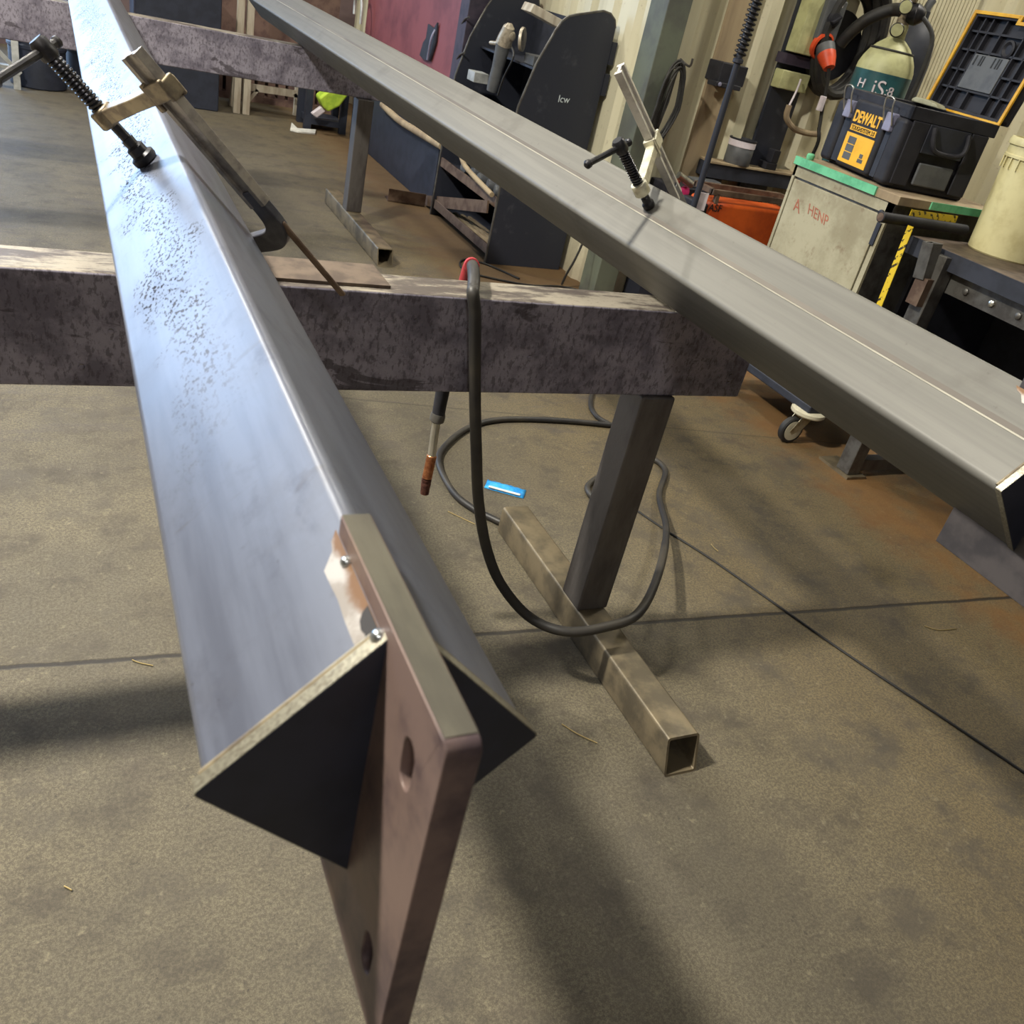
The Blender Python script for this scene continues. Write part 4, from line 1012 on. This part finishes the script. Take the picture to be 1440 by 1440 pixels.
# cloth over the box back edge
bm = BM(); pts = [T(TL-.01, TD-.03, TZ1+.014), T(TL-.03, TD-.03, TZ1+.022), T(TL-.10, TD-.03, TZ1+.024), T(TL-.19, TD-.03, TZ1+.016), T(TL-.22, TD-.03, TZ1+.001), T(TL-.10, TD-.03, TZ1+.001), T(TL-.01, TD-.03, TZ1+.001)]
prism(bm, pts, s_*-.05); tag(obj('rag', bm, 'cloth', bevel=.005, loc=pts[0]), 'folded grey-green rag over the back edge of the toolbox', 'rag')

# gas cylinder
gx, gy, gr = 3.78, 3.83, .142
t = thing('gas_cylinder', 'teal gas cylinder with cream shoulder behind the toolbox', 'gas cylinder', (gx, gy, 0))
zs = 1.535
obj('cylinder', lathe(BM(), [(gr*.96, 0), (gr, .02), (gr, zs)], (gx, gy, 0), (0, 0, 1), 40), 'teal_paint', t)
sh = [(gr, 0), (gr*.985, .025), (gr*.90, .06), (gr*.76, .095), (gr*.58, .125), (gr*.38, .148), (gr*.26, .16), (gr*.24, .22)]
obj('shoulder', lathe(BM(), sh, (gx, gy, zs), (0, 0, 1), 40), 'cream_paint', t)
pts = [(gx+gr*.74*math.cos(2*math.pi*i/24), gy+gr*.72*math.sin(2*math.pi*i/24), zs+.102) for i in range(24)]
obj('collar_band', tube(BM(), pts, .006, 8, closed=True), 'black_rubber', t)
v_ = obj('valve', lathe(BM(), [(.03, 0), (.032, .03), (.022, .04), (.022, .10), (.03, .105), (.03, .14), (.0, .145)], (gx, gy, zs+.215), (0, 0, 1), 16), 'brass_cast', t)
obj('regulator', lathe(BM(), [(.02, 0), (.045, .01), (.05, .05), (.035, .075), (.02, .09)], (gx, gy, zs+.27), (.6, -.8, .1), 18), 'clamp_black', t)
obj('handwheel', lathe(BM(), [(.05, 0), (.055, .006), (.05, .014), (0, .016)], (gx, gy, zs+.37), (0, 0, 1), 18), 'clamp_black', t)
for dz in (.19, .29):
    c = Vector((gx-.07, gy-.05, zs+dz)); gg = obj('gauge', lathe(BM(), [(.0, -.012), (.030, -.012), (.033, 0), (.033, .012), (.029, .016)], c, (-.65, -.75, .05), 22), 'clamp_black', t)
    obj('dial_face', lathe(BM(), [(.028, .0150), (.028, .0175), (0, .018)], c, (-.65, -.75, .05), 22), 'cream_paint', gg)
obj('gas_hose', tube(BM(), catmull([(gx+.03, gy-.06, zs+.28), (gx+.08, gy-.14, zs+.2), (gx+.08, gy-.165, zs+.05), (gx+.06, gy-.165, zs-.2), (gx+.05, gy-.165, zs-.4)], 6), .011, 10), 'black_rubber', t)
# cylinder lettering, wrapped as small marks on the side facing us
dv = Vector((-gx, -gy, 0)).normalized(); sv = Vector((-dv.y, dv.x, 0))
def cyl(ang, z): return Vector((gx, gy, z))+(dv*math.cos(ang)+sv*math.sin(ang))*(gr+.001)
for a, txt, sz, z in ((.02, 'iS', .10, 1.463), (.42, ':8', .06, 1.46), (-.62, 'H', .06, 1.47)):
    nn = (dv*math.cos(a)+sv*math.sin(a)); xx = Vector((-nn.y, nn.x, 0))
    lettering('lettering', txt, sz, cyl(a, z), xx, (0, 0, 1), 'white_card', t, depth=.004)
# added dark cylinder, stand-in for the black bag and shade behind
tag(obj('dark_stand_in', lathe(BM(), [(.12, 0), (.125, .02), (.125, 1.62), (.11, 1.72), (.07, 1.79), (.03, 1.81), (.03, 1.86)], (4.22, 4.15, 0), (0, 0, 1), 28), 'navy_dark', loc=(4.22, 4.15, 0)),
    'near-black stand-in for the dark shape half hidden behind the teal gas cylinder', 'gas cylinder')

# ================================================================= WORKBENCH AT RIGHT
t = thing('workbench', 'dark steel workbench at the right edge, bolted strip under its top', 'workbench', (3.4, 2.0, 0))
BZ = 1.01
obj('bench_top', box(BM(), (3.10, .6, BZ-.02), (3.95, 2.66, BZ)), 'plate_brown', t, bevel=.003)
obj('edge_angle', box(BM(), (3.095, .6, BZ-.07), (3.10, 2.66, BZ-.002)), 'navy_dark', t)
ap = obj('bolted_strip', box(BM(), (3.14, .62, BZ-.155), (3.152, 2.46, BZ-.075)), 'grey_steel', t)
for k in range(9):
    obj('bolt', lathe(BM(), [(.013, 0), (.013, .008), (.006, .012), (0, .012)], (3.14, 2.34-.125*k, BZ-.118), (-1, 0, 0), 8), 'bright_steel' if k % 2 else 'grey_steel', ap)
for yy in (2.43, .75):
    obj('leg', box(BM(), (3.065, yy, .012), (3.135, yy+.075, BZ-.02)), 'grey_steel', t, bevel=.004)
    obj('foot_plate', box(BM(), (3.05, yy-.02, 0), (3.165, yy+.17, .012)), 'base_steel', t)
    obj('leg', box(BM(), (3.86, yy, 0), (3.93, yy+.075, BZ-.02)), 'grey_steel', t)
    obj('rail', box(BM(), (3.135, yy+.01, .03), (3.86, yy+.06, .08)), 'post_steel', t)
obj('back_panel', box(BM(), (3.78, .6, .1), (3.80, 2.66, BZ-.03)), 'navy_dark', t)
obj('end_panel', box(BM(), (3.16, 2.62, .25), (3.9, 2.64, BZ-.03)), 'navy_dark', t)
obj('under_shelf', box(BM(), (3.12, .62, .30), (3.8, 2.4, .32)), 'navy_dark', t)
gl = BM()
for k in range(12): box(gl, (3.765, 1.55+k*.035, .5), (3.78, 1.57+k*.035, .85))
obj('grille', gl, 'black_steel', t)
# tube offcut clamped at the leg top
p0 = P(1312, 341, x=3.04); p1 = P(1297, 392, x=3.05)
t = thing('tube_offcut', 'short open square tube fixed upright to the workbench leg', 'tube', p1)
d_ = (p0-p1).normalized(); sx = Vector((1, 0, 0)); sx = (sx-d_*sx.dot(d_)).normalized(); sy = d_.cross(sx)
def lp(h, w): return [p1+d_*h+sx*a*w+sy*b*w for a, b in ((-1, -1), (1, -1), (1, 1), (-1, 1))]
bm = BM(); ring_prism(bm, lp(0, .027), lp(0, .022), d_*(p0-p1).length); obj('tube', bm, 'grey_steel', t, bevel=.002)
obj('bracket', box(BM(), (3.03, 2.44, p1.z-.10), (3.066, 2.50, p1.z+.01)), 'brown_steel', t)
# black pipe lying on the bench end
a_ = P(1238, 305, y=2.672); b_ = P(1342, 321, y=2.672)
b_ = a_+(b_-a_)*1.15
t = thing('black_pipe', 'black pipe with an open end lying across the workbench corner', 'pipe', a_)
d_ = (b_-a_).normalized()
bm = BM(); lathe(bm, [(.0185, 0), (.021, .002), (.021, (b_-a_).length), (.0, (b_-a_).length)], a_, d_, 20)
obj('pipe', bm, 'black_plastic', t)
obj('bore', lathe(BM(), [(.0165, -.0005), (.0165, .001), (0, .001)], a_, d_, 18), 'brown_steel', t)
# yellow folding rule
t = thing('measuring_rule', 'yellow measuring rule bent over the workbench corner beside the cabinet', 'rule', (3.04, 2.68, .9))
v0, v1 = P(1281, 318, x=3.03), P(1238, 425, x=3.03); v1 = v0+(v1-v0)*1.1
obj('long_blade', bar(BM(), v0, v1, .003, .03, (0, 1, 0)), 'tape_marks', t)
h0_, h1_ = P(1280, 300, y=2.69), P(1345, 309, y=2.69)
obj('short_blade', bar(BM(), h0_, h1_, .003, .03, (0, 0, 1)), 'tape_marks', t)
# bucket
bx, by = 3.455, 2.50
t = thing('bucket', 'large cream plastic bucket standing on the workbench', 'bucket', (bx, by, BZ))
bm = BM(); lathe(bm, [(.0, 0), (.132, 0), (.137, .006), (.150, .40), (.150, .405)], (bx, by, BZ), (0, 0, 1), 48); obj('pail', bm, 'cream_plastic', t)
bm = BM(); lathe(bm, [(.151, .355), (.157, .357), (.157, .366), (.153, .37), (.153, .40), (.160, .402), (.162, .415), (.155, .43), (.147, .43), (.147, .36), (0, .36)], (bx, by, BZ), (0, 0, 1), 48); obj('rim', bm, 'cream_plastic', t)
bm = BM()
for k in range(24):
    a = 2*math.pi*k/24; c = Vector((bx+.1535*math.cos(a), by+.1535*math.sin(a), BZ+.335)); box(bm, (c.x-.0025, c.y-.0025, c.z-.02), (c.x+.0025, c.y+.0025, c.z+.022))
obj('rib', bm, 'cream_plastic', t)
obj('wire_handle', tube(BM(), catmull([(bx-.125, by-.10, BZ+.37), (bx-.14, by-.10, BZ+.33), (bx-.10, by-.15, BZ+.25), (bx-.03, by-.175, BZ+.20), (bx+.06, by-.17, BZ+.2)], 6), .003, 8), 'clamp_black', t)
# black bag behind the bucket
bm = BM(); c = Vector((3.78, 2.50, BZ)); lathe(bm, [(.0, .0), (.12, .0), (.15, .12), (.14, .35), (.10, .46), (.05, .53), (0, .54)], c, (0, 0, 1), 20)
for v in bm.verts: v.co += Vector((math.sin(v.co.z*31+v.co.x*17), math.cos(v.co.y*23+v.co.z*19), 0))*.008
tag(obj('black_bag', bm, 'black_rubber', loc=c), 'black bag behind the cream bucket', 'bag')

# ================================================================= LIGHT
def area(name, loc, size, power, col, rot=(0, 0, 0), shape='DISK', sy=None, spread=180):
    l = bpy.data.lights.new(name, 'AREA'); l.shape = shape; l.size = size
    if sy: l.size_y = sy
    l.energy = power; l.color = col; l.spread = math.radians(spread)
    o = bpy.data.objects.new(name, l); COL.objects.link(o); o.location = loc; o.rotation_euler = rot; return o
WARM = (1, .95, .83)
area('bay_and_fill_lamp', (-1.75, 2.2, 4.1), .36, 440, WARM, spread=170)
area('bay_and_fill_lamp', (-1.75, 8.0, 5.0), .5, 230, (1, .96, .86))  # added fill that lifts the far floor, no known fitting
area('bay_and_fill_lamp', (1.3, 2.9, 5.2), .5, 45, WARM)  # invented overhead lamp, brightens the ribbed wall from the left
area('bay_and_fill_lamp', (-1.2, -3.4, 5.1), 1.0, 95, (1, .96, .9))  # soft front fill put in behind the camera for the trestle face
area('bay_and_fill_lamp', (5.2, 3.2, 5.0), .6, 105, WARM)  # made-up lamp for the wall, placed so it misses the beam face
area('bay_and_fill_lamp', (1.6, 7.2, 5.2), .6, 70, (1, .95, .82))  # weak extra fill over the back area, added for brightness only
# open roller door: daylight from the sky outside, portal guides the sampling
pt = area('daylight_opening', (-2.9, 10.7, 2.15), 4.6, 1, (1, 1, 1), (math.radians(-90), 0, 0), 'RECTANGLE', 4.2)
pt.data.cycles.is_portal = True
w = bpy.data.worlds.new('sky'); SC.world = w; w.use_nodes = True
bg = w.node_tree.nodes['Background']; bg.inputs[0].default_value = (.46, .67, 1, 1); bg.inputs[1].default_value = 5.6

# ================================================================= CAMERA
cam = bpy.data.cameras.new('camera'); co = bpy.data.objects.new('camera', cam); COL.objects.link(co)
m = Matrix((R0, -R1, -R2)).transposed().to_4x4(); m.translation = CAM
co.matrix_world = m
cam.sensor_width = 36; cam.lens = FPX*36/1440; cam.clip_start = .02
cam.dof.use_dof = True; cam.dof.focus_distance = 2.3; cam.dof.aperture_fstop = 12
SC.camera = co
SC.view_settings.view_transform = 'Standard'; SC.view_settings.look = 'None'; SC.view_settings.gamma = 1
SC.view_settings.use_curve_mapping = False; SC.view_settings.exposure = 0.2
SC.cycles.use_denoising = True
